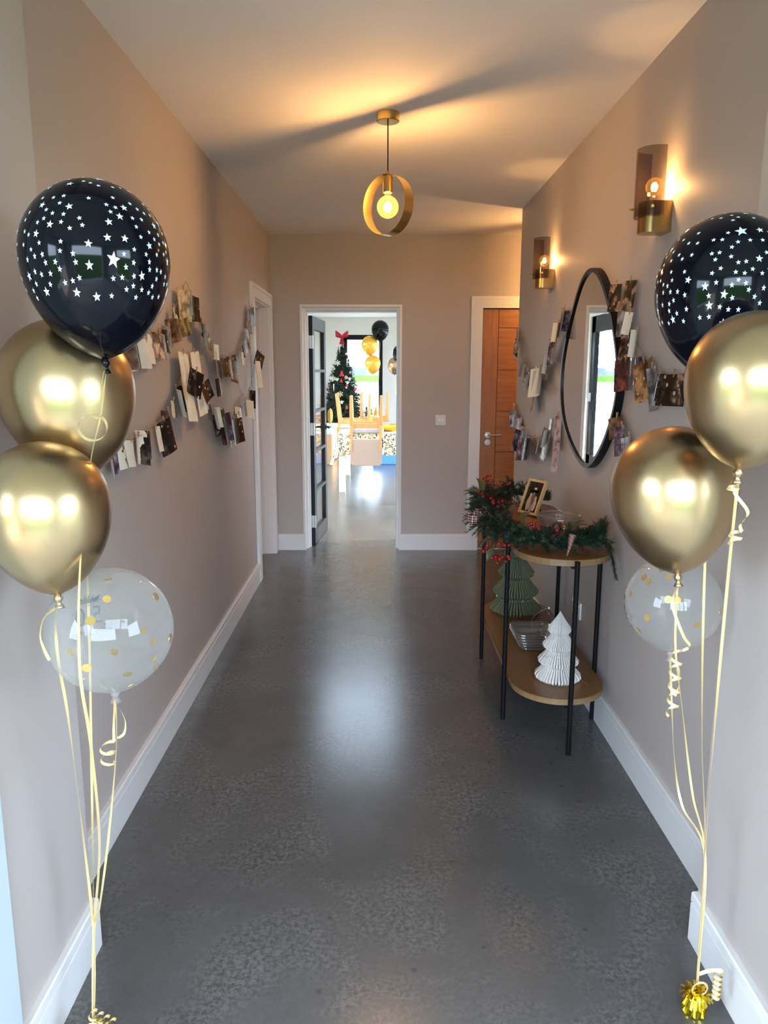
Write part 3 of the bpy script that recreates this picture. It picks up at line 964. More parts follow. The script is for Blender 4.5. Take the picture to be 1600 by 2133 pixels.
# fairy light wires
def wire_things(name, label, pts, bulbs, cat='fairy lights'):
    t = thing(name, label, cat, pts[0])
    P = catmull(pts, 6)
    MB().tube(P, 0.0009, 5).build('wire', plain('silver_wire', (0.55, 0.50, 0.42), 0.35, 0.8), t)
    for i in range(bulbs):
        p = P[int((i + 0.5) / bulbs * (len(P) - 1))]
        MB().sphere(p, 0.0035, 8, 6, (1, 1, 1.6)).build('led', plain('led_drop', (0.85, 0.80, 0.70), 0.2), t, smooth=True)
    return t
def spiral(c, z0, z1, r0, r1, turns, n=40, ph=0.0):
    return [(c[0] + (r0 + (r1 - r0) * i / n) * math.cos(ph + 2 * PI * turns * i / n), c[1] + (r0 + (r1 - r0) * i / n) * math.sin(ph + 2 * PI * turns * i / n), z0 + (z1 - z0) * i / n) for i in range(n + 1)]
wire_things('fairy_light_string', 'thin fairy light wire trailing round the white paper tree',
            [(0.895, 2.99, ZS + 0.004), (0.882, 3.06, ZS + 0.002), (0.86, 3.10, ZS + 0.03)] + spiral((0.782, 3.085), ZS + 0.065, ZS + 0.20, 0.076, 0.058, 1.6, 26, 0.3) + [(0.76, 3.16, ZS + 0.29), (0.70, 3.25, ZS + 0.22), (0.72, 3.34, ZS + 0.12)], 9)
wire_things('fairy_light_string', 'thin fairy light wire round the sage green paper tree',
            spiral((0.765, 4.03), ZS + 0.082, ZS + 0.10, 0.112, 0.112, 1.0, 24, -2.6) + [(0.88, 4.05, ZS + 0.14), (0.91, 3.90, ZS + 0.06), (0.90, 3.72, ZS + 0.03), (0.84, 3.62, ZS + 0.05)], 9)

# ---------------------------------------------------------------- photo frame
k = NT('family_snapshot')
tc = k.n('ShaderNodeTexCoord'); sx = k.n('ShaderNodeSeparateXYZ'); k.l(tc.outputs['Generated'], sx.inputs[0])
def ell(k, sx, cx, cy, rx, ry, ax=('X', 'Z')):
    u = k.math('DIVIDE', k.math('SUBTRACT', sx.outputs[ax[0]], cx), rx); v = k.math('DIVIDE', k.math('SUBTRACT', sx.outputs[ax[1]], cy), ry)
    return k.math('LESS_THAN', k.math('ADD', k.math('MULTIPLY', u, u), k.math('MULTIPLY', v, v)), 1.0)
col = (0.030, 0.020, 0.014)
nz = k.n('ShaderNodeTexNoise', i_Scale=9.0, i_Detail=3.0); k.l(tc.outputs['Generated'], nz.inputs['Vector'])
col = k.ramp(nz.outputs['Fac'], [(0.4, (0.016, 0.010, 0.008)), (0.7, (0.05, 0.03, 0.02))])
for (cx_, cy_, rx_, ry_, cc) in ((0.52, 0.42, 0.14, 0.24, (0.16, 0.10, 0.08)), (0.32, 0.28, 0.13, 0.25, (0.42, 0.33, 0.25)), (0.74, 0.24, 0.11, 0.20, (0.46, 0.38, 0.32)), (0.55, 0.12, 0.12, 0.14, (0.30, 0.22, 0.18)),
                                  (0.50, 0.70, 0.085, 0.085, (0.62, 0.40, 0.27)), (0.52, 0.77, 0.09, 0.06, (0.60, 0.55, 0.48)), (0.34, 0.55, 0.075, 0.08, (0.55, 0.34, 0.22)), (0.72, 0.47, 0.07, 0.075, (0.55, 0.34, 0.22))):
    col = k.mix(ell(k, sx, cx_, cy_, rx_, ry_), col, cc)
k.l(col, k.b.inputs['Base Color']); k.b.inputs['Roughness'].default_value = 0.2
M_SNAP = k.m
t = thing('framed_photo', 'pale wooden photo frame with a family snapshot on the console table', 'photo frame', (0.765, 3.79, ZT), world=False, rz=math.radians(-60))
lean = Matrix.Rotation(math.radians(-22), 4, 'X')
lift = Matrix.Translation((0, 0, 0.009))
FWm, FHm, FB = 0.135, 0.185, 0.013
m = MB()
for a, b in (((-FWm / 2, -0.008, 0), (-FWm / 2 + FB, 0.010, FHm)), ((FWm / 2 - FB, -0.008, 0), (FWm / 2, 0.010, FHm)), ((-FWm / 2 + FB, -0.008, 0), (FWm / 2 - FB, 0.010, FB)), ((-FWm / 2 + FB, -0.008, FHm - FB), (FWm / 2 - FB, 0.010, FHm))):
    m.box(a, b, lift @ lean)
m.build('frame', M_FRAMEWOOD, t, bevel=0.001)
m = MB(); m.box((-FWm / 2 + FB, 0.000, FB), (FWm / 2 - FB, 0.008, FHm - FB))
sn = m.build('snapshot', M_SNAP, t)
sn.matrix_local = lift @ lean
m = MB(); m.box((-0.03, 0.012, 0.0), (0.03, 0.016, 0.13), lift @ Matrix.Translation((0, 0.055, -0.006)) @ Matrix.Rotation(math.radians(12), 4, 'X')); m.build('strut', M_BLACK, t)

# ---------------------------------------------------------------- Christmas garland
M_PINE = plain('dark_pine_needles', (0.010, 0.026, 0.014), 0.6, noise=0.5, nscale=25)
M_PINE2 = plain('mid_pine_needles', (0.018, 0.040, 0.018), 0.6, noise=0.4, nscale=25)
M_LEAF = plain('olive_leaf', (0.045, 0.060, 0.026), 0.45, noise=0.3, nscale=30)
M_LEAFR = plain('burgundy_leaf', (0.060, 0.012, 0.014), 0.45, noise=0.3, nscale=30)
M_BERRY = plain('red_berry', (0.25, 0.008, 0.014), 0.22)
def sprig(m, base, d, L, n, nl, w=0.0016, droop=0.25):
    d = V(d).normalized()
    side = d.orthogonal().normalized()
    for i in range(n):
        u = (i + rnd.random()) / n
        c = V(base) + d * (L * u) + V((0, 0, -droop * L * u * u))
        an = rnd.random() * 2 * PI
        rd = Matrix.Rotation(an, 3, d) @ side
        tip = c + (rd * 0.8 + d * 0.75) * nl * (0.75 + 0.5 * rnd.random()) * (1 - 0.35 * u)
        s = rd.cross(d) * w
        n0 = len(m.v)
        m.v += [c - s, c + s, tip]
        m.face((n0, n0 + 1, n0 + 2))
    tip = V(base) + d * L + V((0, 0, -droop * L))
    m.tube([base, V(base) + d * L * 0.5 + V((0, 0, -droop * L * 0.25)), tip], 0.0014, 4, False)
gp = catmull([(0.93, 4.02, ZT + 0.05), (0.80, 4.10, ZT + 0.06), (0.66, 4.08, ZT + 0.07), (0.565, 3.92, ZT + 0.065), (0.535, 3.70, ZT + 0.055), (0.530, 3.48, ZT + 0.045), (0.545, 3.28, ZT + 0.03),
              (0.590, 3.13, ZT + 0.03), (0.670, 3.04, ZT + 0.035), (0.770, 3.01, ZT + 0.035), (0.860, 3.01, ZT + 0.035), (0.925, 3.03, ZT + 0.04)], 8)
t = thing('christmas_garland', 'pine garland with red berries lying on the console table', 'garland', (CX, 3.4, ZT))
m1, m2 = MB(), MB()
for i, p in enumerate(gp):
    tn = (gp[min(i + 1, len(gp) - 1)] - gp[max(i - 1, 0)]).normalized()
    dens = 7 if p.y > 3.2 and p.x < 0.75 else 5
    for q in range(dens):
        a = rnd.random() * 2 * PI
        o_ = tn.orthogonal().normalized()
        d = Matrix.Rotation(a, 3, tn) @ o_ + tn * rnd.uniform(-0.6, 0.9)
        if p.y < 3.2 or p.x > 0.75: d.z = abs(d.z) * 0.6
        else: d.z = d.z * 0.7 + 0.1
        if p.x > 0.86 and d.x > 0: d.x *= 0.2
        sprig(m1 if rnd.random() < 0.7 else m2, p + V((rnd.uniform(-.015, .015), rnd.uniform(-.015, .015), rnd.uniform(-.012, .02))), d, rnd.uniform(0.06, 0.12), 50, 0.030, 0.0014)
m1.tube(gp, 0.006, 6)
# end sprays: upright fan and hanging tip on the right, wispy ones on the left
for q in range(7):
    sprig(m2, (0.925, 3.03, ZT + 0.04), (0.18 - 0.05 * q + 0.02, -0.15 + 0.04 * q, 0.9), 0.085, 60, 0.045, 0.0009, 0.05)
sprig(m1, (0.945, 2.985, ZT + 0.04), (0.08, -0.45, -0.75), 0.14, 120, 0.026, 0.0016, 0.1)
sprig(m1, (0.940, 2.99, ZT + 0.04), (0.10, -0.40, -0.65), 0.13, 120, 0.026, 0.0016, 0.1)
for q in range(6):
    sprig(m2, (0.53, 3.5 + 0.06 * q, ZT + 0.02), (-0.9, -0.3, -0.5 + 0.1 * q), 0.08, 40, 0.05, 0.0007, 0.3)
f1 = m1.build('foliage', M_PINE, t); f1['kind'] = 'stuff'
f2 = m2.build('foliage', M_PINE2, t); f2['kind'] = 'stuff'
# berries
bm_ = MB().sphere((0, 0, 0), 0.0082, 10, 7).data('berry', M_BERRY, True)
def berry(p, s=1.0):
    o = bpy.data.objects.new('berry', bm_); COL.objects.link(o); o.parent = t
    o.location = V(p) - V(t['_o']); o.scale = (s, s, s)
for c, n, sp in (((0.575, 3.95, ZT + 0.165), 8, (0.018, 0.02, 0.045)), ((0.555, 3.55, ZT + 0.115), 7, (0.035, 0.04, 0.018)), ((0.655, 3.04, ZT + 0.105), 9, (0.03, 0.02, 0.016)), ((0.735, 3.01, ZT + 0.08), 8, (0.025, 0.02, 0.022)),
                 ((0.505, 3.10, ZT - 0.055), 12, (0.035, 0.02, 0.016)), ((0.468, 3.15, ZT - 0.022), 6, (0.016, 0.015, 0.022)), ((0.545, 3.12, ZT + 0.01), 6, (0.03, 0.02, 0.016)), ((0.525, 3.72, ZT + 0.13), 4, (0.02, 0.03, 0.015)), ((0.70, 4.02, ZT + 0.13), 3, (0.03, 0.02, 0.01))):
    for _ in range(n):
        berry(V(c) + V((rnd.gauss(0, 0.6) * sp[0], rnd.gauss(0, 0.6) * sp[1], rnd.gauss(0, 0.6) * sp[2])), rnd.uniform(0.85, 1.1))
# leaves
def leaf_mesh(L, W):
    m = MB(); n = 6
    rows = []
    for i in range(n + 1):
        u = i / n; w = W * math.sin(PI * u ** 0.8) * 0.5; z = 0.10 * L * math.sin(PI * u) - 0.15 * L * u * u
        rows.append([V((u * L, -w, z + w * 0.35)), V((u * L, 0, z)), V((u * L, w, z + w * 0.35))])
    for r in rows: m.v += r
    for i in range(n):
        for j in range(2):
            a = i * 3 + j; m.face((a, a + 3, a + 4, a + 1))
    return m
lm = leaf_mesh(0.075, 0.034).data('leaf', M_LEAF, True); lmr = leaf_mesh(0.07, 0.028).data('leaf', M_LEAFR, True)
for (p, rz, ry, red, s) in (((0.525, 3.75, ZT + 0.13), 1.9, -0.9, 0, 1.25), ((0.515, 3.72, ZT + 0.12), 2.9, -0.3, 0, 1.2), ((0.50, 3.70, ZT + 0.125), 3.3, -0.1, 0, 1.1), ((0.56, 3.60, ZT + 0.11), 5.0, -0.8, 1, 1.2), ((0.54, 3.66, ZT + 0.10), 4.6, -0.6, 1, 1.2),
                          ((0.60, 3.40, ZT + 0.10), 0.4, -0.3, 0, 1.0), ((0.62, 3.20, ZT + 0.09), 0.8, -0.5, 0, 1.1), ((0.80, 3.04, ZT + 0.09), 0.4, -0.5, 0, 1.0), ((0.79, 3.02, ZT + 0.09), -0.3, -0.4, 0, 1.1), ((0.88, 3.03, ZT + 0.08), 0.2, -0.4, 1, 0.9),
                          ((0.57, 3.30, ZT + 0.09), 3.9, -0.2, 1, 1.0), ((0.50, 3.20, ZT + 0.02), 3.6, 0.5, 0, 1.0), ((0.49, 3.12, ZT - 0.01), 4.0, 0.8, 0, 0.9), ((0.56, 3.12, ZT + 0.05), 3.4, 0.1, 1, 0.9), ((0.58, 3.95, ZT + 0.12), 1.0, -0.8, 1, 1.1), ((0.52, 3.35, ZT + 0.05), 3.2, 0.3, 1, 1.0)):
    o = bpy.data.objects.new('leaf', lmr if red else lm); COL.objects.link(o); o.parent = t
    o.location = V(p) - V(t['_o']); o.rotation_euler = (rnd.uniform(-0.4, 0.4), ry, rz); o.scale = (s, s, s)
for c, ax in (((0.575, 3.36, ZT + 0.075), (0.3, -1, 0.3)), ((0.60, 3.16, ZT + 0.035), (-1, -0.4, 0.2)), ((0.885, 3.05, ZT + 0.065), (0.6, -1, 0.5)), ((0.72, 3.08, ZT + 0.055), (-0.3, -1, 0.2))):
    m = MB(); pinecone(m, c, ax, 0.06, 0.03); m.build('pinecone', M_CONE, t)
# tartan bow
k = NT('red_tartan')
tc = k.n('ShaderNodeTexCoord'); sx = k.n('ShaderNodeSeparateXYZ'); k.l(tc.outputs['Object'], sx.inputs[0])
def stripe(k, s, f, w):
    return k.math('LESS_THAN', k.math('FRACT', k.math('MULTIPLY', s, f)), w)
col = k.mix(stripe(k, sx.outputs['Y'], 60, 0.3), (0.16, 0.012, 0.015), (0.06, 0.008, 0.012))
col = k.mix(stripe(k, sx.outputs['Z'], 90, 0.22), col, (0.55, 0.50, 0.44)); col = k.mix(stripe(k, sx.outputs['Y'], 60, 0.14), col, (0.55, 0.50, 0.44))
k.l(col, k.b.inputs['Base Color']); k.b.inputs['Roughness'].default_value = 0.8
m = MB()
for off, sgn in (((0, 0, 0), 1), ((0.045, 0.05, 0.012), 1), ((0.10, 0.0, 0.005), -1)):
    c = V((0.445, 3.46, ZT + 0.055)) + V(off)
    m.grid(lambda i, j: c + V((0.03 * math.cos(PI * 2 * i / 14), 0.045 * math.sin(PI * 2 * i / 14) * sgn, -0.02 + 0.04 * j + 0.006 * math.sin(i))), 14, 1)
m.build('tartan_bow', k.m, t, smooth=True)
# striped cone ornament
k = NT('candy_stripe')
tc = k.n('ShaderNodeTexCoord'); sx = k.n('ShaderNodeSeparateXYZ'); k.l(tc.outputs['Object'], sx.inputs[0])
st = k.math('ADD', k.math('MULTIPLY', sx.outputs['Z'], 55), k.math('MULTIPLY', sx.outputs['X'], 60))
k.l(k.mix(k.math('LESS_THAN', k.math('FRACT', st), 0.35), (0.26, 0.15, 0.10), (0.16, 0.05, 0.045)), k.b.inputs['Base Color'])
m = MB(); c = V((0.765, 2.925, ZT + 0.004))
m.tube([c + V((-0.012, -0.01, 0.0)), c + V((0.0, 0.0, 0.03)), c + V((0.008, 0.006, 0.065)), c + V((0.014, 0.012, 0.082))], [0.002, 0.007, 0.012, 0.015], 12)
m.build('paper_cone', k.m, t, auto=0.6)

# ================================================================== PHOTO STRINGS: (y, z of the top edge, height, look)
LU = [(2.61, 1.641, 0.086, 'b'), (2.734, 1.652, 0.1, 'w'), (2.864, 1.666, 0.107, 'w'), (2.951, 1.686, 0.11, 'w'), (3.055, 1.698, 0.101, 'm'), (3.16, 1.714, 0.091, 'd'), (3.213, 1.729, 0.088, 'p'), (3.311, 1.774, 0.101, 'b'), (3.415, 1.777, 0.075, 'g'), (3.311, 1.816, 0.044, 'w'), (3.455, 1.906, 0.136, 'c'), (3.574, 1.899, 0.115, 'd'), (3.623, 1.871, 0.094, 'd'), (3.706, 1.817, 0.101, 'r'), (3.767, 1.776, 0.103, 'w'), (3.848, 1.769, 0.113, 'r'), (3.936, 1.727, 0.072, 'k'), (4.008, 1.693, 0.081, 'w'), (4.092, 1.642, 0.121, 'w'), (4.154, 1.515, 0.097, 'd'), (4.25, 1.622, 0.102, 'd'), (4.356, 1.624, 0.107, 'w'), (4.481, 1.62, 0.116, 'c'), (4.568, 1.616, 0.135, 'b'), (4.698, 1.653, 0.078, 'd'), (4.831, 1.67, 0.08, 'w'), (4.94, 1.712, 0.076, 'd'), (5.038, 1.761, 0.092, 'k'), (5.14, 1.819, 0.085, 'm'), (5.209, 1.885, 0.086, 'k'), (5.283, 1.972, 0.128, 'd')]
LL = [(2.43, 1.291, 0.079, 'p'), (2.527, 1.321, 0.095, 'w'), (2.619, 1.314, 0.092, 'w'), (2.726, 1.32, 0.102, 'w'), (2.825, 1.331, 0.106, 'w'), (2.924, 1.34, 0.099, 'w'), (3.066, 1.356, 0.143, 'd'), (3.122, 1.391, 0.082, 'm'), (3.194, 1.426, 0.071, 'w'), (3.272, 1.48, 0.117, 'w'), (3.404, 1.63, 0.301, 'W'), (3.598, 1.639, 0.294, 'W'), (3.449, 1.553, 0.119, 'd'), (3.581, 1.498, 0.089, 'd'), (3.676, 1.546, 0.097, 'w'), (3.749, 1.458, 0.067, 'k'), (3.84, 1.386, 0.079, 'd'), (3.958, 1.362, 0.106, 'w'), (4.12, 1.333, 0.121, 'd'), (4.206, 1.313, 0.16, 'u'), (4.321, 1.285, 0.146, 'r'), (4.431, 1.269, 0.152, 'w'), (4.549, 1.268, 0.148, 'd'), (4.663, 1.29, 0.099, 'k'), (4.8, 1.322, 0.119, 'w'), (4.948, 1.37, 0.117, 'w'), (5.087, 1.429, 0.12, 'w'), (5.318, 1.621, 0.183, 'w'), (5.474, 1.68, 0.111, 'd')]
RU = [(5.409, 1.847, 0.103, 'k'), (5.324, 1.784, 0.111, 'd'), (5.22, 1.709, 0.087, 'm'), (5.119, 1.634, 0.12, 'w'), (5.009, 1.58, 0.114, 'k'), (4.859, 1.54, 0.102, 'b'), (4.725, 1.546, 0.108, 'k'), (4.717, 1.429, 0.123, 'm'), (4.615, 1.569, 0.137, 'd'), (4.522, 1.58, 0.17, 'w'), (4.409, 1.601, 0.098, 'm'), (4.329, 1.637, 0.101, 'k'), (4.253, 1.675, 0.086, 'p'), (4.182, 1.721, 0.103, 'p'), (4.121, 1.809, 0.101, 'w'), (4.067, 1.864, 0.104, 'p'), (4.018, 1.875, 0.152, 'c'), (3.146, 1.899, 0.107, 'n'), (2.998, 1.897, 0.111, 'n'), (3.023, 1.79, 0.101, 'k'), (2.964, 1.776, 0.085, 'w'), (2.984, 1.702, 0.11, 'n'), (2.879, 1.704, 0.101, 'w'), (2.976, 1.6, 0.123, 'r'), (2.866, 1.605, 0.103, 'u'), (2.785, 1.59, 0.148, 'o'), (2.688, 1.567, 0.155, 'k'), (2.629, 1.545, 0.094, 'd'), (2.491, 1.543, 0.103, 'n')]
RL = [(5.464, 1.32, 0.102, 'p'), (5.357, 1.271, 0.114, 'p'), (5.255, 1.23, 0.151, 'q'), (5.158, 1.193, 0.178, 'q'), (5.029, 1.158, 0.148, 'u'), (4.891, 1.128, 0.147, 'p'), (4.781, 1.131, 0.147, 'k'), (4.649, 1.143, 0.099, 'd'), (4.525, 1.165, 0.102, 'q'), (4.396, 1.193, 0.144, 'k'), (4.277, 1.233, 0.099, 'k'), (4.156, 1.281, 0.151, 'p'), (4.072, 1.318, 0.303, 'q'), (3.059, 1.372, 0.088, 'b'), (2.974, 1.343, 0.119, 'p'), (2.909, 1.307, 0.106, 'q')]
SLU = [(2.639, 1.633), (2.733, 1.651), (2.855, 1.667), (2.989, 1.687), (3.13, 1.709), (3.204, 1.736), (3.276, 1.772), (3.361, 1.822), (3.488, 1.903), (3.565, 1.951), (3.645, 1.906), (3.727, 1.852), (3.854, 1.786), (3.952, 1.747), (4.077, 1.693), (4.211, 1.642), (4.376, 1.624), (4.589, 1.628), (4.747, 1.654), (4.919, 1.699), (5.069, 1.76), (5.189, 1.815), (5.279, 1.89), (5.352, 1.968), (5.4, 2.014)]
SLL = [(2.373, 1.286), (2.473, 1.291), (2.57, 1.313), (2.68, 1.312), (2.773, 1.316), (2.874, 1.329), (2.976, 1.341), (3.122, 1.372), (3.249, 1.424), (3.329, 1.483), (3.403, 1.532), (3.533, 1.64), (3.658, 1.58), (3.739, 1.546), (3.814, 1.459), (3.907, 1.384), (4.026, 1.353), (4.19, 1.324), (4.395, 1.28), (4.628, 1.263), (4.883, 1.318), (5.033, 1.367), (5.175, 1.427), (5.378, 1.562), (5.504, 1.68)]
SRU = [(5.533, 1.857), (5.419, 1.758), (5.255, 1.656), (5.07, 1.58), (4.92, 1.546), (4.767, 1.537), (4.616, 1.563), (4.478, 1.602), (4.384, 1.638), (4.298, 1.689), (4.226, 1.736), (4.166, 1.771), (4.125, 1.839), (4.07, 1.884)]
SRU2 = [(3.109, 1.906), (3.043, 1.837), (3.001, 1.761), (2.968, 1.705), (2.862, 1.629), (2.767, 1.584), (2.677, 1.559), (2.563, 1.544), (2.462, 1.546), (2.388, 1.558), (2.287, 1.579)]
SRL = [(5.55, 1.324), (5.4, 1.255), (5.239, 1.191), (5.055, 1.146), (4.856, 1.125), (4.692, 1.139), (4.542, 1.17), (4.392, 1.213), (4.254, 1.27), (4.136, 1.319), (4.086, 1.345)]
SRL2 = [(3.126, 1.372), (3.066, 1.352), (3.0, 1.324), (2.936, 1.297), (2.848, 1.272), (2.742, 1.265)]
def photo_mat(name, stops, scale=2.3, rough=0.16, stretch=1.2, faces=0.0, split=False):
    k = NT(name)
    uv = k.n('ShaderNodeTexCoord'); oi = k.n('ShaderNodeObjectInfo')
    mp = k.n('ShaderNodeMapping'); mp.inputs['Scale'].default_value = (28 * stretch, 28 * stretch, 28)
    k.l(uv.outputs['Object'], mp.inputs['Vector'])
    W = k.math('MULTIPLY', oi.outputs['Random'], 90.0)
    nz = k.n('ShaderNodeTexNoise', noise_dimensions='4D', i_Scale=scale * 0.35, i_Detail=3.0, i_Roughness=0.55, i_Distortion=0.4)
    k.l(mp.outputs[0], nz.inputs['Vector']); k.l(W, nz.inputs['W'])
    col = k.ramp(nz.outputs['Fac'], stops)
    if faces:
        vo = k.n('ShaderNodeTexVoronoi', voronoi_dimensions='4D', i_Scale=1.5); k.l(mp.outputs[0], vo.inputs['Vector']); k.l(W, vo.inputs['W'])
        sep = k.n('ShaderNodeSeparateColor'); k.l(vo.outputs['Color'], sep.inputs[0])
        mk = k.math('MULTIPLY', k.math('LESS_THAN', vo.outputs['Distance'], 0.30), k.math('GREATER_THAN', sep.outputs[0], 1 - faces))
        col = k.mix(mk, col, k.mix(sep.outputs[1], (0.50, 0.27, 0.17), (0.62, 0.50, 0.42)))
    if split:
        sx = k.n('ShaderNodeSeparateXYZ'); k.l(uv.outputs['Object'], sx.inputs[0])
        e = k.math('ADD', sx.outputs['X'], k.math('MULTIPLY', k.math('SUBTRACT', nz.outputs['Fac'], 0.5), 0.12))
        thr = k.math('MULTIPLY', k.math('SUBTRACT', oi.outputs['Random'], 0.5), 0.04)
        col = k.mix(k.math('LESS_THAN', e, thr), col, (0.80, 0.76, 0.66))  # pale side stands for glare, put into the print colour
    k.l(col, k.b.inputs['Base Color'])
    k.b.inputs['Roughness'].default_value = rough
    return k.m
PH = {
 'w': photo_mat('photo_glare_cream', [(0.3, (0.70, 0.66, 0.56)), (0.7, (0.85, 0.81, 0.71))], 1.0, 0.3),  # glare on many glossy fronts, painted as an even cream
 'W': photo_mat('sheet_reverse_cream', [(0.35, (0.62, 0.55, 0.42)), (0.5, (0.78, 0.72, 0.58)), (0.7, (0.85, 0.80, 0.68))], 1.2, 0.3),
 'd': photo_mat('photo_dark', [(0.42, (0.004, 0.004, 0.005)), (0.54, (0.012, 0.010, 0.010)), (0.64, (0.07, 0.05, 0.045)), (0.78, (0.30, 0.25, 0.22))], faces=0.25),
 'x': photo_mat('photo_half_glare', [(0.42, (0.006, 0.006, 0.007)), (0.56, (0.03, 0.024, 0.022)), (0.70, (0.16, 0.11, 0.09))], split=True),  # curled glossy card with the glare of one side painted in
 'p': photo_mat('photo_mauve', [(0.36, (0.03, 0.018, 0.03)), (0.48, (0.13, 0.085, 0.12)), (0.60, (0.34, 0.27, 0.33)), (0.75, (0.60, 0.53, 0.58))]),
 'q': photo_mat('photo_lilac', [(0.34, (0.14, 0.09, 0.13)), (0.46, (0.42, 0.33, 0.38)), (0.60, (0.58, 0.50, 0.55)), (0.75, (0.72, 0.66, 0.70))]),
 'b': photo_mat('photo_brown', [(0.38, (0.05, 0.025, 0.015)), (0.52, (0.17, 0.09, 0.05)), (0.68, (0.30, 0.18, 0.11))]),
 'g': photo_mat('photo_green', [(0.38, (0.02, 0.018, 0.008)), (0.52, (0.10, 0.09, 0.03)), (0.68, (0.30, 0.18, 0.09))]),
 'r': photo_mat('photo_maroon', [(0.38, (0.02, 0.008, 0.010)), (0.52, (0.09, 0.03, 0.03)), (0.64, (0.28, 0.07, 0.04)), (0.75, (0.5, 0.35, 0.3))]),
 'u': photo_mat('photo_indigo', [(0.38, (0.012, 0.012, 0.03)), (0.52, (0.06, 0.06, 0.12)), (0.66, (0.26, 0.25, 0.34))]),
 'k': photo_mat('photo_grey', [(0.36, (0.05, 0.045, 0.045)), (0.5, (0.20, 0.18, 0.18)), (0.66, (0.45, 0.42, 0.41))]),
 'c': photo_mat('photo_sepia', [(0.36, (0.12, 0.10, 0.07)), (0.5, (0.42, 0.37, 0.26)), (0.66, (0.58, 0.53, 0.40))]),
 'm': photo_mat('photo_people', [(0.40, (0.03, 0.02, 0.022)), (0.5, (0.16, 0.10, 0.10)), (0.56, (0.50, 0.30, 0.22)), (0.66, (0.75, 0.68, 0.60))], faces=0.4),
 'n': photo_mat('photo_party', [(0.44, (0.010, 0.007, 0.006)), (0.54, (0.07, 0.045, 0.035)), (0.60, (0.36, 0.20, 0.13)), (0.68, (0.30, 0.22, 0.18))], 1.8, faces=0.65),
 'o': photo_mat('photo_orange', [(0.36, (0.04, 0.02, 0.015)), (0.48, (0.22, 0.09, 0.04)), (0.62, (0.55, 0.28, 0.12))], 2.0, faces=0.4),
}
LOOK = {'x': 'dark, half glare-painted', 'w': 'glare-painted cream', 'W': 'large cream', 'd': 'dark', 'p': 'mauve', 'q': 'lilac', 'b': 'brown', 'g': 'green brown', 'r': 'maroon', 'u': 'indigo', 'k': 'grey', 'c': 'sepia', 'm': 'mixed colour', 'n': 'dark party', 'o': 'orange crowd'}
ORD = 'first second third fourth fifth sixth seventh eighth ninth tenth eleventh twelfth thirteenth fourteenth fifteenth sixteenth seventeenth eighteenth nineteenth twentieth twenty-first twenty-second twenty-third twenty-fourth twenty-fifth twenty-sixth twenty-seventh twenty-eighth twenty-ninth thirtieth thirty-first thirty-second'.split()

def peg_mesh():
    m = MB()
    for s in (-1, 1):
        Mx = Matrix.Rotation(s * 0.16, 4, 'Y')
        m.box((s * 0.0015 - 0.0012, -0.002, -0.012), (s * 0.0015 + 0.0012, 0.002, 0.016), Mx)
    m.box((-0.0032, -0.0025, -0.001), (0.0032, 0.0025, 0.001))
    return m.data('peg', M_PEG)
PEG = peg_mesh()
rp = random.Random(23)
def photo(y, z, h, look, side, label, group, w=None, yaw=None, roll=None, curl=None, out=0.0):
    """card hanging by its top edge; side -1 = left wall, +1 = right wall"""
    X = (-0.873 if side < 0 else 0.975) - side * out
    o = bpy.data.objects.new('photo_print', None)
    w = w or h * rp.uniform(1.0, 1.35)
    curl = rp.uniform(-1.6, 1.9) if curl is None else curl
    lean = rp.uniform(0.02, 0.12)
    m = MB(); n = 8
    def P(i, j, off):
        u = (i / n - 0.5)
        a = u * curl
        if abs(curl) > 0.02:
            R = w / curl
            lx, ld = R * math.sin(a), R * (1 - math.cos(a))
        else:
            lx, ld = u * w, 0.0
        return V((lx, -(ld + 0.003) - off - lean * h * j - 0.35 * lean * h * j * j, -h * j))
    m.cur = 0
    m.grid(lambda i, j: P(i, j / 2, 0.0007), n, 2)
    m.cur = 1
    m.grid(lambda i, j: P(i, j / 2, 0.0), n, 2, True)
    me = m.data('photo_print', [PH[look], M_PAPERBACK], True)
    o = bpy.data.objects.new('photo_print', me); COL.objects.link(o)
    o.location = (X, y, z)
    yaw = rp.uniform(-16, 13) if yaw is None else yaw
    roll = rp.uniform(-13, 13) if roll is None else roll
    # local -y faces the corridor
    base = math.radians(90 if side < 0 else -90)
    o.rotation_euler = (0, math.radians(roll), base + math.radians(yaw))
    tag(o, label, 'photo', group)
    p = bpy.data.objects.new('peg', PEG); COL.objects.link(p); p.parent = o
    p.location = (0, -0.004, 0.002); p.rotation_euler = (0, rp.uniform(-0.3, 0.3), 0)
    return o
def string_thing(label, paths, X):
    t = thing('photo_string', label, 'string', (X, paths[0][0][0], paths[0][0][1]))
    for P in paths:
        MB().tube(catmull([(X, a, b) for a, b in P], 3), 0.0013, 5).build('twine', M_JUTE, t)
    return t
string_thing('upper jute string of photos zigzagging on the left hall wall', [SLU], -0.878)
string_thing('lower jute string of photos zigzagging on the left hall wall', [SLL], -0.878)
string_thing('upper jute string of photos on the right hall wall', [SRU, SRU2], 0.981)
string_thing('lower jute string of photos on the right hall wall', [SRL, SRL2], 0.981)
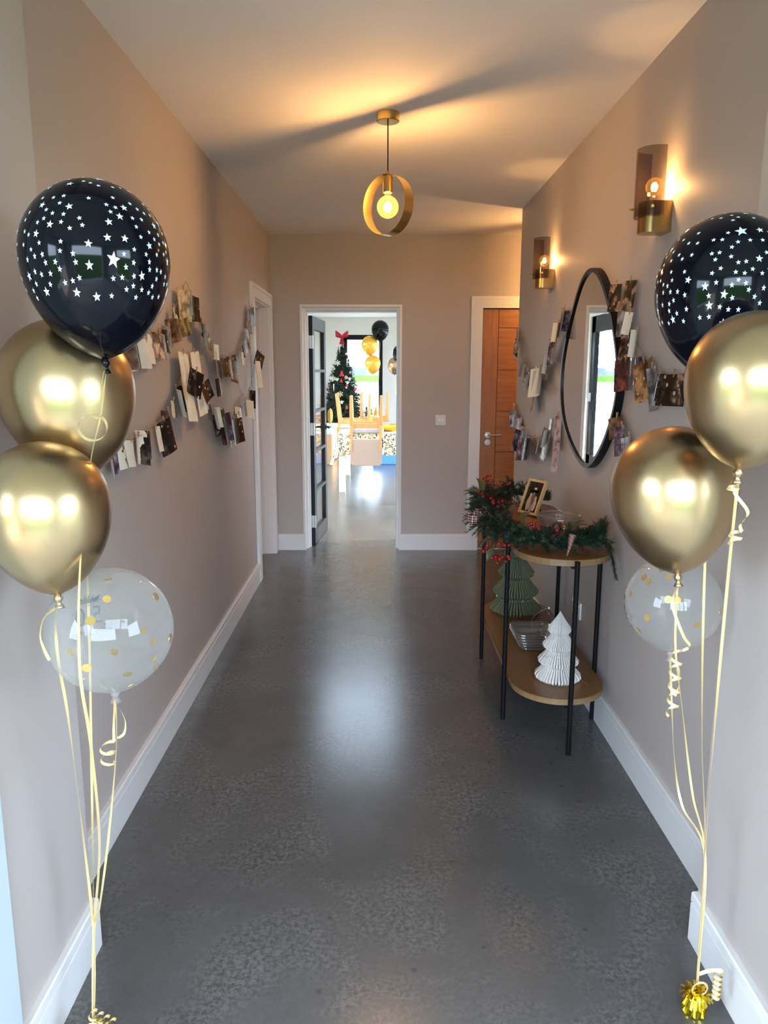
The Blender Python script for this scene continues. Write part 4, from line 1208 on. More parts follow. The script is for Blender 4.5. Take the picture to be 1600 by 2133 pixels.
SPECIAL = {('LL', 6): dict(w=0.11, roll=-14, yaw=-18), ('LL', 10): dict(w=0.17, roll=4, yaw=0, curl=0.0), ('LL', 11): dict(w=0.17, roll=-4, yaw=0, curl=0.0), ('LL', 12): dict(w=0.11, roll=20, out=0.05, yaw=-22, curl=0.3), ('LL', 13): dict(w=0.10, roll=-24, out=0.05, yaw=-12, curl=0.3),
           ('LL', 28): dict(w=0.10, roll=30, yaw=-30, curl=0.3, out=0.03), ('LL', 27): dict(w=0.07, yaw=-25, out=0.02), ('LU', 19): dict(w=0.10, roll=-6), ('LU', 10): dict(w=0.12, roll=2, curl=0.2), ('LU', 7): dict(w=0.13, roll=-10, yaw=-15), ('LU', 8): dict(w=0.09, roll=-16, yaw=-20),
           ('RU', 17): dict(w=0.105, roll=4, yaw=10, curl=0.25), ('RU', 18): dict(w=0.105, roll=5, yaw=6, curl=-0.3), ('RU', 19): dict(w=0.10, roll=-4, yaw=12, curl=0.6), ('RU', 20): dict(w=0.05, yaw=20), ('RU', 21): dict(w=0.09, roll=5, yaw=14, curl=0.3), ('RU', 22): dict(w=0.06, yaw=4),
           ('RU', 23): dict(w=0.12, roll=-6, yaw=16, curl=0.8), ('RU', 24): dict(w=0.07, roll=-6, yaw=18), ('RU', 25): dict(w=0.12, roll=-16, yaw=16, curl=0.5), ('RU', 26): dict(w=0.05, roll=-14, yaw=20, curl=0.9), ('RU', 27): dict(w=0.06, roll=0, yaw=10), ('RU', 28): dict(w=0.145, h=0.10, roll=-1, yaw=16, curl=0.15),
           ('RL', 12): dict(w=0.06, roll=-8, yaw=20), ('RL', 13): dict(w=0.10, roll=-14, yaw=20), ('RL', 14): dict(w=0.09, roll=-16, yaw=10), ('RL', 15): dict(w=0.08, roll=-20, yaw=10)}
for nm, tab, side, where in (('LU', LU, -1, 'on the upper string, left wall'), ('LL', LL, -1, 'on the lower string, left wall'), ('RU', RU, 1, 'on the upper string, right wall'), ('RL', RL, 1, 'on the lower string, right wall')):
    n_ = len(tab)
    order = sorted(range(n_), key=lambda i: tab[i][0])           # counted from the camera's end
    for rank, i in enumerate(order):
        y, z, h, lk = tab[i]
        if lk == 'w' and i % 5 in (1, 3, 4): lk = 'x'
        kw = dict(SPECIAL.get((nm, i), {}))
        kw.pop('h', None)
        kw.setdefault('out', 0.004 * (i % 3))
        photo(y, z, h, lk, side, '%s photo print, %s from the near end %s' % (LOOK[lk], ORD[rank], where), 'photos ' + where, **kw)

# ================================================================== BALLOONS
def balloon_frame(center, knot):
    ax = (V(center) - V(knot)); L = ax.length; ax.normalize()
    a = V((1, 0, 0)) - ax * ax.x; a.normalize()
    b = ax.cross(a)
    return ax, a, b, L
def balloon_profile(R, L):
    prof = []
    for i in range(13):
        an = PI / 2 * i / 12
        prof.append((R * math.sin(an), R * 1.03 * math.cos(an)))
    for i in range(1, 17):
        u = i / 16 * 0.995
        prof.append((max(R * (1 - u * u) ** 0.62, 0.006), -L * u))
    prof.append((0.006, -L))
    return prof
def balloon(name, label, center, knot, R, mat, group, knotmat=None):
    t = thing(name, label, 'balloon', knot, group)
    ax, a, b, L = balloon_frame(center, knot)
    M = Matrix((( a.x, b.x, ax.x, center[0]), (a.y, b.y, ax.y, center[1]), (a.z, b.z, ax.z, center[2]), (0, 0, 0, 1)))
    MB().lathe(balloon_profile(R, L), 64, M).build('balloon_skin', mat, t, smooth=True)
    kp = [(0.004, 0.004), (0.006, 0.0), (0.009, -0.006), (0.007, -0.012), (0.004, -0.015), (0.008, -0.021), (0.0105, -0.026), (0.0085, -0.026), (0.002, -0.020)]
    MB().lathe(kp, 14, Matrix.Translation(M @ V((0, 0, -L))) @ M.to_3x3().to_4x4()).build('knot', knotmat or mat, t, smooth=True)
    return t, M, L
def ribbon_strip(m, pts, w, twist=3.0, ph=0.0, facing=V((0, -1, 0))):
    P = [V(p) for p in pts]; n = len(P); n0 = len(m.v)
    for i, p in enumerate(P):
        tn = (P[min(i + 1, n - 1)] - P[max(i - 1, 0)]).normalized()
        s = tn.cross(facing)
        s = s.normalized() if s.length > 1e-5 else V((1, 0, 0))
        s = Matrix.Rotation(math.sin(ph + twist * i / n * 2 * PI) * 0.9, 3, tn) @ s
        m.v += [p - s * w / 2, p + s * w / 2]
    for i in range(n - 1):
        a = n0 + 2 * i
        m.face((a, a + 1, a + 3, a + 2))
def curl_pts(p, L, r, turns, n=60, drift=(0, 0)):
    p = V(p)
    return [p + V((r * math.cos(2 * PI * turns * i / n) - r + drift[0] * i / n, r * math.sin(2 * PI * turns * i / n) + drift[1] * i / n, -L * i / n)) for i in range(n + 1)]
def add_ribbon(t, pts, w=0.0058, twist=2.0, ph=0.0):
    m = MB(); ribbon_strip(m, catmull(pts, 14), w, twist, ph); m.build('ribbon', M_RIBBON, t, smooth=True)
def add_curl(t, p, L, r, turns, lead=None, w=0.0062):
    m = MB()
    pts = []
    if lead: pts += catmull(lead, 8)[:-1]
    pts += curl_pts(p, L, r, turns)
    n0 = 0
    P = [V(q) for q in pts]; n = len(P)
    for i, q in enumerate(P):
        s = V((0, 0, 1)) * 0.8 + V((0.5, 0, 0))
        tn = (P[min(i + 1, n - 1)] - P[max(i - 1, 0)]).normalized()
        s = (s - tn * s.dot(tn)).normalized()
        m.v += [q - s * w / 2, q + s * w / 2]
    for i in range(n - 1):
        m.face((2 * i, 2 * i + 1, 2 * i + 3, 2 * i + 2))
    m.build('ribbon_curl', M_RIBBON, t, smooth=True)

def star_print(t, M, R, L, seed):
    """printed stars, following the skin"""
    rr = random.Random(seed)
    prof = balloon_profile(R, L)
    def surf(th, az):
        # th: polar angle from the top (0..pi) on the round part
        if th <= PI / 2: r, z = R * math.sin(th), R * 1.03 * math.cos(th)
        else:
            u = min(-math.cos(th) * 0.95, 0.97); r, z = R * (1 - u * u) ** 0.62, -L * u
        return V((r * math.cos(az), r * math.sin(az), z))
    m = MB(); placed = []
    tries = 0
    while len(placed) < 330 and tries < 30000:
        tries += 1
        th = math.acos(1 - rr.random() * 1.42); az = rr.random() * 2 * PI
        if 0.62 < th < 0.80: continue
        if th >= 0.80 and (az / (2 * PI) * 5) % 1.0 < 0.14: continue
        q = rr.random()
        s = 0.0118 if q < 0.075 else (0.0072 if q < 0.24 else 0.0046)
        s *= R / 0.135
        p = surf(th, az)
        if any((p - pp).length < (s + ss) * 1.15 + 0.0022 for pp, ss in placed): continue
        placed.append((p, s))
        e1 = (surf(th, az + 0.01) - p).normalized(); e2 = (surf(th + 0.01, az) - p).normalized()
        nn = e1.cross(e2); nn = nn if nn.dot(p) > 0 else -nn
        r0 = rr.uniform(-0.25, 0.25)
        n0 = len(m.v); m.v.append(M @ (p * 1.0 + nn * 0.0007))
        for i in range(10):
            a = r0 + PI / 2 + i * PI / 5; rad = s if i % 2 == 0 else s * 0.42
            du, dv = math.cos(a) * rad, -math.sin(a) * rad
            ss_ = surf(th + dv / R, az + du / max(R * math.sin(min(th, 2.2)), 0.02))
            m.v.append(M @ (ss_ + nn * 0.0008))
        for i in range(10):
            m.face((n0, n0 + 1 + i, n0 + 1 + (i + 1) % 10))
    o = m.build('star_print', M_STAR, t); o['kind'] = 'stuff'
    return o
def confetti(t, M, R, seed, n, mat=M_CONF):
    rr = random.Random(seed)
    me = MB().lathe([(0, 0.0004), (0.0088, 0.0004), (0.0088, -0.0004), (0, -0.0004)], 16).data('confetti_disc', mat)
    for i in range(n):
        th = rr.uniform(0.7, 2.5); az = rr.uniform(0, 2 * PI)
        d = V((math.sin(th) * math.cos(az), math.sin(th) * math.sin(az), math.cos(th)))
        rad = R * 0.968
        o = bpy.data.objects.new('confetti_disc', me); COL.objects.link(o); o.parent = t
        wp = M @ (d * rad)
        wn = (M.to_3x3() @ d)
        o.location = wp - V(t['_o'])
        o.rotation_euler = (wn + V((rr.uniform(-.25, .25), rr.uniform(-.25, .25), rr.uniform(-.25, .25)))).to_track_quat('Z', 'Y').to_euler()
def text_mesh(body, size):
    c = bpy.data.curves.new('print', 'FONT'); c.body = body; c.size = size; c.align_x = 'CENTER'; c.align_y = 'CENTER'
    o = bpy.data.objects.new('print', c); COL.objects.link(o)
    dg = bpy.context.evaluated_depsgraph_get()
    me = bpy.data.meshes.new_from_object(o.evaluated_get(dg))
    vs = [v.co.copy() for v in me.vertices]; fs = [tuple(p.vertices) for p in me.polygons]
    bpy.data.objects.remove(o, do_unlink=True); bpy.data.meshes.remove(me)
    return vs, fs
def birthday_print(t, c, R, n0):
    """crown, 50, Happy Birthday and small sparkles, readable from outside the balloon on the side n0"""
    n0 = V(n0).normalized(); U = V((0, 0, 1)); U = (U - n0 * U.dot(n0)).normalized(); Rt = (-n0).cross(U)
    m = MB()
    def put(vs, fs, ox, oy, sx=1.0, sy=1.0):
        b = len(m.v)
        for v in vs:
            x, y = v.x * sx + ox, v.y * sy + oy
            d = (n0 + Rt * (x / R) + U * (y / R)).normalized()
            m.v.append(V(c) + d * (R * 1.004))
        for f in fs: m.face([b + i for i in f])
    vs, fs = text_mesh('5', 0.058); put(vs, fs, -0.017, 0.0, 0.85, 1.0)
    vs, fs = text_mesh('0', 0.058); put(vs, fs, 0.019, 0.0, 0.85, 1.0)
    vs, fs = text_mesh('Happy Birthday', 0.0155); put(vs, fs, 0, -0.034)
    # crown
    cr = [(-0.020, -0.008), (0.020, -0.008), (0.025, 0.012), (0.013, 0.000), (0.009, 0.013), (0.004, 0.001), (0, 0.016), (-0.004, 0.001), (-0.009, 0.013), (-0.013, 0.000), (-0.025, 0.012)]
    put([V((a, b, 0)) for a, b in cr] + [V((0, -0.004, 0))], [(11, i, (i + 1) % 11) for i in range(11)], 0, 0.040)
    for a, b in ((-0.026, 0.036), (0.028, 0.034), (0.0, 0.026), (0.036, 0.012), (-0.036, 0.006), (0.0, -0.020), (-0.032, -0.022), (0.033, -0.024), (-0.015, -0.047), (0.016, -0.048), (0.0, -0.052)):
        q = []
        for i in range(8):
            r_ = 0.0034 if i % 2 == 0 else 0.0008
            q.append(V((r_ * math.cos(i * PI / 4), r_ * math.sin(i * PI / 4), 0)))
        put(q + [V((0, 0, 0))], [(8, i, (i + 1) % 8) for i in range(8)], a, b)
    m.build('birthday_print', M_PRINT, t)

GL, GR_ = 'balloons in the left cluster', 'balloons in the right cluster'
WL, WR = V((-0.652, 1.481, 0)), V((0.779, 1.590, 0))
# gather points of the ribbons above the weights
GLp, GRp = V((-0.672, 1.565, 0.24)), V((0.776, 1.597, 0.42))
TLp, TRp = V((-0.652, 1.480, 0.085)), V((0.779, 1.585, 0.088))

# ---- left cluster
t, M, L = balloon('star_balloon', 'black balloon with white stars, top of the left cluster', (-0.527, 1.467, 1.757), (-0.527, 1.480, 1.572), 0.1335, M_BLK_B, GL)
star_print(t, M, 0.1335, L, 11)
add_ribbon(t, [(-0.527, 1.475, 1.55), (-0.527, 1.440, 1.47), (-0.540, 1.405, 1.38), (-0.545, 1.335, 1.20), (-0.560, 1.335, 1.00), (-0.585, 1.42, 0.80), (-0.628, 1.53, 0.50), GLp, TLp], 0.0062, 1.0)
m = MB()
lp = catmull([(-0.524, 1.462, 1.55), (-0.515, 1.42, 1.52), (-0.503, 1.375, 1.470)], 8) + [V((-0.522 + 0.024 * math.cos(a), 1.362 + 0.004 * a, 1.448 + 0.023 * math.sin(a))) for a in [0.9 + 0.2 * i for i in range(37)]]
for i, q in enumerate(lp):
    s_ = V((0.25, 0.75, 0.6)).normalized()
    m.v += [q - s_ * 0.0032, q + s_ * 0.0032]
for i in range(len(lp) - 1): m.face((2 * i, 2 * i + 1, 2 * i + 3, 2 * i + 2))
m.build('ribbon_curl', M_RIBBON, t, smooth=True)
t, M, L = balloon('gold_balloon', 'chrome gold balloon behind the black star balloon, left cluster', (-0.632, 1.545, 1.517), (-0.600, 1.520, 1.338), 0.133, M_GOLD, GL)
add_ribbon(t, [(-0.600, 1.515, 1.315), (-0.612, 1.53, 1.1), (-0.625, 1.54, 0.9), (-0.650, 1.555, 0.55), GLp, TLp], 0.0055, 1.5, 1.0)
t, M, L = balloon('gold_balloon', 'chrome gold balloon lowest at the left edge, above the clear balloon', (-0.629, 1.401, 1.300), (-0.612, 1.385, 1.130), 0.118, M_GOLD, GL)
add_ribbon(t, [(-0.612, 1.380, 1.108), (-0.628, 1.40, 1.06), (-0.632, 1.41, 0.98), (-0.640, 1.45, 0.85), (-0.655, 1.51, 0.55), GLp, TLp], 0.0060, 2.0, 0.4)
add_ribbon(t, [(-0.612, 1.372, 1.108), (-0.626, 1.350, 1.095), (-0.631, 1.340, 1.065), (-0.628, 1.345, 1.035), (-0.622, 1.35, 1.012)], 0.0060, 0.5, 0.8)
t, M, L = balloon('confetti_balloon', 'clear confetti balloon printed Happy Birthday 50, bottom of the left cluster', (-0.536, 1.437, 1.040), (-0.536, 1.440, 0.912), 0.1225, M_CLEARB, GL)
confetti(t, M, 0.1225, 5, 15)
birthday_print(t, (-0.536, 1.437, 1.040), 0.1225, (-0.64, 0.77, -0.02))
add_ribbon(t, [(-0.536, 1.438, 0.890), (-0.545, 1.45, 0.78), (-0.590, 1.49, 0.55), (-0.645, 1.545, 0.33), GLp, TLp], 0.0052, 1.2, 0.2)
add_curl(t, (-0.532, 1.405, 0.815), 0.050, 0.014, 2.2, [(-0.535, 1.432, 0.893), (-0.532, 1.41, 0.85), (-0.532, 1.405, 0.815)])
add_ribbon(t, [(-0.534, 1.430, 0.892), (-0.512, 1.40, 0.885), (-0.503, 1.395, 0.865), (-0.507, 1.395, 0.84), (-0.522, 1.398, 0.828)], 0.0055, 0.5, 0.5)

# ---- right cluster
t, M, L = balloon('star_balloon', 'black balloon with white stars, top of the right cluster', (0.717, 1.600, 1.722), (0.715, 1.607, 1.530), 0.140, M_BLK_B, GR_)
star_print(t, M, 0.140, L, 31)
add_ribbon(t, [(0.715, 1.607, 1.505), (0.722, 1.62, 1.30), (0.735, 1.62, 1.0), (0.752, 1.61, 0.7), GRp, TRp], 0.0055, 1.2)
t, M, L = balloon('gold_balloon', 'chrome gold balloon at the right edge, upper of the right cluster', (0.672, 1.362, 1.538), (0.661, 1.364, 1.375), 0.116, M_GOLD, GR_)
add_ribbon(t, [(0.661, 1.363, 1.352), (0.672, 1.39, 1.20), (0.700, 1.45, 0.95), (0.740, 1.53, 0.68), GRp, TRp], 0.0058, 1.0, 0.6)
add_curl(t, (0.668, 1.345, 1.262), 0.022, 0.011, 1.6, [(0.660, 1.361, 1.352), (0.648, 1.345, 1.335), (0.672, 1.338, 1.300), (0.664, 1.345, 1.275), (0.668, 1.345, 1.262)])
add_curl(t, (0.656, 1.348, 1.345), 0.006, 0.010, 1.1)
t, M, L = balloon('gold_balloon', 'chrome gold balloon in front of the clear balloon, right cluster', (0.634, 1.594, 1.303), (0.648, 1.568, 1.120), 0.1305, M_GOLD, GR_)
add_ribbon(t, [(0.648, 1.566, 1.097), (0.660, 1.58, 0.95), (0.690, 1.59, 0.80), (0.735, 1.60, 0.58), GRp, TRp], 0.0050, 1.6, 0.9)
add_curl(t, (0.662, 1.545, 0.955), 0.150, 0.0125, 4.6, [(0.647, 1.560, 1.097), (0.632, 1.545, 1.06), (0.655, 1.535, 0.995), (0.674, 1.540, 0.968), (0.662, 1.545, 0.955)])
t, M, L = balloon('confetti_balloon', 'clear confetti balloon, bottom of the right cluster', (0.748, 1.828, 0.972), (0.750, 1.825, 0.846), 0.118, M_CLEARB, GR_)
confetti(t, M, 0.118, 9, 14)
birthday_print(t, (0.748, 1.828, 0.972), 0.118, (-0.93, 0.30, -0.25))
add_ribbon(t, [(0.750, 1.822, 0.824), (0.735, 1.76, 0.75), (0.728, 1.70, 0.62), (0.735, 1.65, 0.52), GRp, TRp], 0.0055, 1.5, 1.3)
add_ribbon(t, [(0.750, 1.822, 0.824), (0.758, 1.79, 0.815), (0.756, 1.77, 0.78), (0.745, 1.765, 0.75)], 0.0060, 1.2, 0.2)

# ---- weights
def weight(loc, label, seed):
    rr = random.Random(seed)
    t = thing('balloon_weight', label, 'balloon weight', loc)
    c = V(loc)
    m = MB(); N = 40
    prof = [(0.0, 0.001), (0.027, 0.001), (0.029, 0.008), (0.027, 0.025), (0.021, 0.042), (0.012, 0.056), (0.007, 0.064)]
    for r, z in prof:
        for j in range(N):
            a = 2 * PI * j / N
            f = 1 + 0.09 * math.sin(a * 7 + z * 60 + seed) + 0.07 * rr.uniform(-1, 1) if r > 0.003 else 1
            m.v.append(c + V((r * f * math.cos(a), r * f * math.sin(a), max(0.0008, z + (0.003 * rr.uniform(-1, 1) if z > 0.005 else 0)))))
    for i in range(len(prof) - 1):
        for j in range(N):
            k_ = (j + 1) % N
            m.face((i * N + j, i * N + k_, (i + 1) * N + k_, (i + 1) * N + j))
    m.build('foil_body', M_FOIL, t)
    for i in range(54):
        a = rr.uniform(0, 2 * PI); el = rr.uniform(-0.55, 1.35)
        d = V((math.cos(a) * math.cos(el), math.sin(a) * math.cos(el), math.sin(el)))
        s = V((-math.sin(a), math.cos(a), 0)) * 0.0036
        b = c + V((0, 0, 0.056)); Ls = rr.uniform(0.022, 0.042)
        up = V((0, 0, 1)); dn = d.cross(s.normalized())
        m = MB(); m.cur = 0
        pts = [b + d * Ls * u + dn * (0.008 * rr.uniform(-1, 1)) * u + V((0, 0, -0.012 * u * u)) for u in (0, 0.35, 0.7, 1.0)]
        for p in pts: m.v += [p - s, p + s]
        for q in range(3): m.face((2 * q, 2 * q + 1, 2 * q + 3, 2 * q + 2))
        m.build('foil_tassel', M_FOIL, t)
    m = MB()
    ring = [c + V((0.004 + 0.018 * math.sin(a) , -0.012 - 0.004 * math.cos(a), 0.074 + 0.022 * math.cos(a))) for a in [2 * PI * i / 20 for i in range(21)]]
    ribbon_strip(m, ring, 0.005, 0, 0, V((0.3, -1, 0.3)).normalized()); m.build('ribbon_loop', M_RIBBON, t)
    return t
tw = weight(tuple(WR), 'gold foil balloon weight on the floor, right cluster', 3)
add_curl(tw, (0.824, 1.560, 0.135), 0.075, 0.009, 5.5, [(0.781, 1.585, 0.110), (0.800, 1.575, 0.128), (0.820, 1.560, 0.142), (0.824, 1.560, 0.135)], 0.008)
tw = weight(tuple(WL), 'gold foil balloon weight cut off by the bottom edge, left cluster', 8)
for j in range(4):
    x = -0.640 + 0.012 * j
    add_curl(tw, (x, 1.475 + 0.004 * j, 0.118 - 0.012 * j), 0.028, 0.009, 1.5, None, 0.007)

# ================================================================== DINING ROOM
# table
TX0, TX1, TY0, TY1, TZ = -0.515, 1.15, 9.695, 11.42, 0.765
t = thing('dining_table', 'white painted dining table with square legs', 'table', ((TX0 + TX1) / 2, (TY0 + TY1) / 2, 0))
M_TABLE = plain('cream_table_paint', (0.80, 0.76, 0.66), 0.4)
MB().box((TX0, TY0, TZ - 0.035), (TX1, TY1, TZ)).build('tabletop', M_TABLE, t, bevel=0.003)
for x in (TX0 + 0.043, TX1 - 0.043):
    for y in (TY0 + 0.043, TY1 - 0.043):
        MB().box((x - 0.043, y - 0.043, 0), (x + 0.043, y + 0.043, TZ - 0.035)).build('leg', M_TABLE, t, bevel=0.003)
# tablecloth with printed sprigs
k = NT('sprig_print_cloth')
tc = k.n('ShaderNodeTexCoord')
mask = None
for rot, off in ((0.7, 0.0), (-0.6, 3.3), (1.4, 7.7)):
    mp = k.n('ShaderNodeMapping', vector_type='TEXTURE'); mp.inputs['Rotation'].default_value = (rot * 0.7, rot, rot * 0.3); mp.inputs['Scale'].default_value = (1 / 14, 1 / 14, 1 / 44); mp.inputs['Location'].default_value = (off, off, off)
    k.l(tc.outputs['Object'], mp.inputs['Vector'])
    vo = k.n('ShaderNodeTexVoronoi', i_Scale=1.0); k.l(mp.outputs[0], vo.inputs['Vector'])
    mk = k.math('LESS_THAN', vo.outputs['Distance'], 0.29)
    mask = mk if mask is None else k.math('MAXIMUM', mask, mk)
nz = k.n('ShaderNodeTexNoise', i_Scale=9.0); k.l(tc.outputs['Object'], nz.inputs['Vector'])
lc = k.ramp(nz.outputs['Fac'], [(0.42, (0.06, 0.06, 0.02)), (0.58, (0.28, 0.19, 0.05))])
k.l(k.mix(mask, (0.80, 0.74, 0.55), lc), k.b.inputs['Base Color']); k.b.inputs['Roughness'].default_value = 0.85
m = MB()
x0, x1, y0, y1, zc = TX0 - 0.006, TX1 + 0.006, TY0 - 0.006, TY1 + 0.006, TZ + 0.004
m.grid(lambda i, j: (x0 + (x1 - x0) * i, y0 + (y1 - y0) * j, zc), 1, 1)
def fold(s, d): return 0.022 * d * (0.6 + 0.4 * math.sin(s * 17)) + 0.012 * d * math.sin(s * 41)
m.grid(lambda i, j: (x0 + (x1 - x0) * i / 60, y0 - fold(x0 + (x1 - x0) * i / 60, j / 4), zc - 0.275 * j / 4 - 0.01 * math.sin(i * 0.6) * j / 4), 60, 4, True)
m.grid(lambda i, j: (x0 - fold(y0 + (y1 - y0) * i / 50, j / 4), y0 + (y1 - y0) * i / 50, zc - 0.29 * j / 4), 50, 4)
m.grid(lambda i, j: (x1 + fold(y0 + (y1 - y0) * i / 50, j / 4), y0 + (y1 - y0) * i / 50, zc - 0.29 * j / 4), 50, 4, True)
m.grid(lambda i, j: (x0 + (x1 - x0) * i / 60, y1 + fold(i * 0.1, j / 4), zc - 0.275 * j / 4), 60, 4)
# gathered corner tail
m.grid(lambda i, j: (x0 + 0.03 - (0.02 + 0.11 * j / 6) * math.sin(PI * i / 10 + 0.2) - 0.02 * math.sin(i * 1.9) * j / 6, y0 - 0.01 + 0.16 * (i / 10) - 0.05 * j / 6 * math.cos(i * 0.9), zc - (0.30 + 0.12 * math.sin(PI * i / 10)) * j / 6), 10, 6)
tag(m.build('tablecloth', k.m, smooth=True), 'cream tablecloth with olive sprig print draped over the dining table', 'tablecloth')

# upturned chairs on the table
M_LINEN = plain('pink_beige_linen', (0.50, 0.37, 0.29), 0.9, noise=0.06, nscale=120)
M_LINEN2 = plain('grey_linen', (0.46, 0.42, 0.40), 0.9, noise=0.06, nscale=120)
def rounded_rect(w, h, r, n=5):
    P = []
    for cx_, cy_, a0 in ((w - r, h - r, 0), (-w + r, h - r, PI / 2), (-w + r, -h + r, PI), (w - r, -h + r, 1.5 * PI)):
        for i in range(n + 1):
            a = a0 + PI / 2 * i / n
            P.append((cx_ + r * math.cos(a), cy_ + r * math.sin(a)))
    return P
def taper(m, p0, p1, s0, s1):
    n0 = len(m.v)
    for p, s in ((p0, s0), (p1, s1)):
        for dx, dy in ((-1, -1), (1, -1), (1, 1), (-1, 1)):
            m.v.append(V(p) + V((dx * s[0] / 2, dy * s[1] / 2, 0)))
    for q in ((0, 1, 2, 3), (7, 6, 5, 4), (0, 4, 5, 1), (1, 5, 6, 2), (2, 6, 7, 3), (3, 7, 4, 0)):
        m.face([n0 + i for i in q])
def chair(loc, rz, label):
    t = thing('dining_chair', label, 'chair', loc, 'upturned dining chairs on the table', world=False, rz=rz)
    MB().prism(rounded_rect(0.225, 0.215, 0.04), 0.0, 0.062).build('seat', M_LINEN2, t, bevel=0.012, auto=0.7)
    m = MB()
    m.box((-0.205, -0.205, 0.062), (0.205, -0.180, 0.125)); m.box((-0.205, 0.175, 0.062), (0.205, 0.20, 0.125)); m.box((-0.205, -0.18, 0.062), (-0.18, 0.175, 0.125)); m.box((0.18, -0.18, 0.062), (0.205, 0.175, 0.125))
    m.build('seat_frame', M_CHAIRWOOD, t, bevel=0.003)
    for s in (-1, 1):
        m = MB(); taper(m, (s * 0.188, 0.190, 0.07), (s * 0.196, 0.205, 0.47), (0.042, 0.042), (0.028, 0.028)); m.build('leg', M_CHAIRWOOD, t, bevel=0.004)
        m = MB()
        taper(m, (s * 0.188, -0.215, 0.10), (s * 0.192, -0.262, 0.478), (0.048, 0.044), (0.030, 0.030))
        taper(m, (s * 0.184, -0.248, -0.225), (s * 0.188, -0.215, 0.10), (0.016, 0.022), (0.048, 0.044))
        m.build('leg', M_CHAIRWOOD, t, bevel=0.004)
    m = MB(); m.prism([(a, b) for a, b in rounded_rect(0.205, 0.175, 0.045)], -0.018, 0.018, Matrix.Translation((0, -0.214, -0.245)) @ Matrix.Rotation(math.radians(90 + 5), 4, 'X'))
    m.build('backrest', M_LINEN, t, bevel=0.008, auto=0.7)
    return t
zc2 = TZ + 0.006
chair((-0.158, TY0 + 0.185, zc2), 0.0, 'upturned dining chair hanging its beige backrest over the near table edge')
chair((TX0 + 0.19, 10.72, zc2), -PI / 2, 'upturned dining chair on the left edge of the dining table')
chair((-0.06, TY1 - 0.19, zc2), PI, 'upturned dining chair on the far table edge behind the nearest chair')
chair((0.50, TY1 - 0.19, zc2), PI, 'upturned dining chair on the far table edge by the right door jamb')
# bottles
def bottle(loc, h, r, mat, cap, label, lab):
    t = thing('bottle', label, 'bottle', loc, 'bottles on the dining table')
    M = Matrix.Translation(V(loc))
    MB().lathe([(0, 0), (r, 0), (r, h * 0.60), (r * 0.75, h * 0.70), (r * 0.36, h * 0.78), (r * 0.34, h * 0.92), (0, h * 0.92)], 20, M).build('body', mat, t, smooth=True)
    MB().lathe([(r * 0.40, h * 0.86), (r * 0.40, h), (0, h)], 16, M).build('cap', cap, t)
    MB().lathe([(r * 1.015, h * 0.14), (r * 1.015, h * 0.48)], 20, M).build('paper_label', lab, t)
M_BOTG = plain('dark_green_bottle', (0.02, 0.035, 0.012), 0.1); M_BOTO = plain('orange_bottle', (0.62, 0.22, 0.03), 0.2)
M_LABELG = plain('gold_label', (0.50, 0.38, 0.10), 0.5)
bottle((-0.125, 11.03, zc2), 0.34, 0.040, M_BOTG, plain('pink_cap', (0.62, 0.32, 0.36), 0.4), 'dark green bottle with pink cap among the upturned chairs', M_LABELG)
bottle((-0.175, 11.15, zc2), 0.27, 0.036, plain('brown_bottle', (0.05, 0.025, 0.01), 0.1), M_BLACK, 'short brown bottle behind the dark green bottle', plain('white_label', (0.7, 0.68, 0.62), 0.5))
bottle((-0.035, 11.10, zc2), 0.31, 0.038, M_BOTO, plain('white_cap', (0.75, 0.74, 0.72), 0.4), 'orange bottle right of the dark green bottle', plain('cream_label', (0.68, 0.6, 0.42), 0.5))
m = MB().lathe([(0, 0.002), (0.06, 0.002), (0.11, 0.03), (0.135, 0.075), (0.128, 0.075), (0.10, 0.035), (0.05, 0.010), (0, 0.010)], 32, Matrix.Translation((0.15, 10.05, zc2)) @ Matrix.Diagonal((1.3, 0.8, 1, 1)))
tag(m.build('serving_bowl', plain('yellow_glaze', (0.80, 0.50, 0.03), 0.3), smooth=True), 'yellow oval serving bowl on the dining table', 'bowl')
m = MB().lathe([(0, 0.002), (0.04, 0.002), (0.075, 0.04), (0.082, 0.085), (0.077, 0.085), (0.068, 0.04), (0.03, 0.010), (0, 0.010)], 28, Matrix.Translation((0.325, 9.93, zc2)))
tag(m.build('serving_bowl', plain('white_glaze', (0.80, 0.79, 0.76), 0.3), smooth=True), 'white bowl on the dining table by the right jamb', 'bowl')
# blue box, bench, cushion
t = thing('storage_box', 'low blue box on the floor beyond the dining table', 'box', (0.6, 12.85, 0))
M_BLUE = plain('bright_blue_fabric', (0.10, 0.30, 0.66), 0.7)
MB().box((-0.10, 12.70, 0.0), (1.4, 13.10, 0.20)).build('body', M_BLUE, t, bevel=0.01)
MB().box((-0.11, 12.69, 0.20), (1.41, 13.11, 0.235)).build('lid', M_BLUE, t, bevel=0.008)
t = thing('bench_seat', 'light oak bench with a grey seat pad along the dining room wall', 'bench', (-1.12, 13.4, 0))
MB().box((-1.455, 12.72, 0.0), (-0.80, 14.35, 0.50)).build('cabinet', M_BENCHWOOD, t, bevel=0.003)
for i in range(3):
    y = 12.74 + 0.535 * i
    MB().box((-0.80, y, 0.03), (-0.785, y + 0.525, 0.49)).build('door_panel', M_BENCHWOOD, t, bevel=0.003)
MB().box((-1.45, 12.70, 0.50), (-0.775, 14.37, 0.59)).build('seat_pad', plain('pale_grey_pad', (0.55, 0.56, 0.60), 0.9), t, bevel=0.02)
m = MB().sphere((0, 0, 0), 1.0, 20, 12)
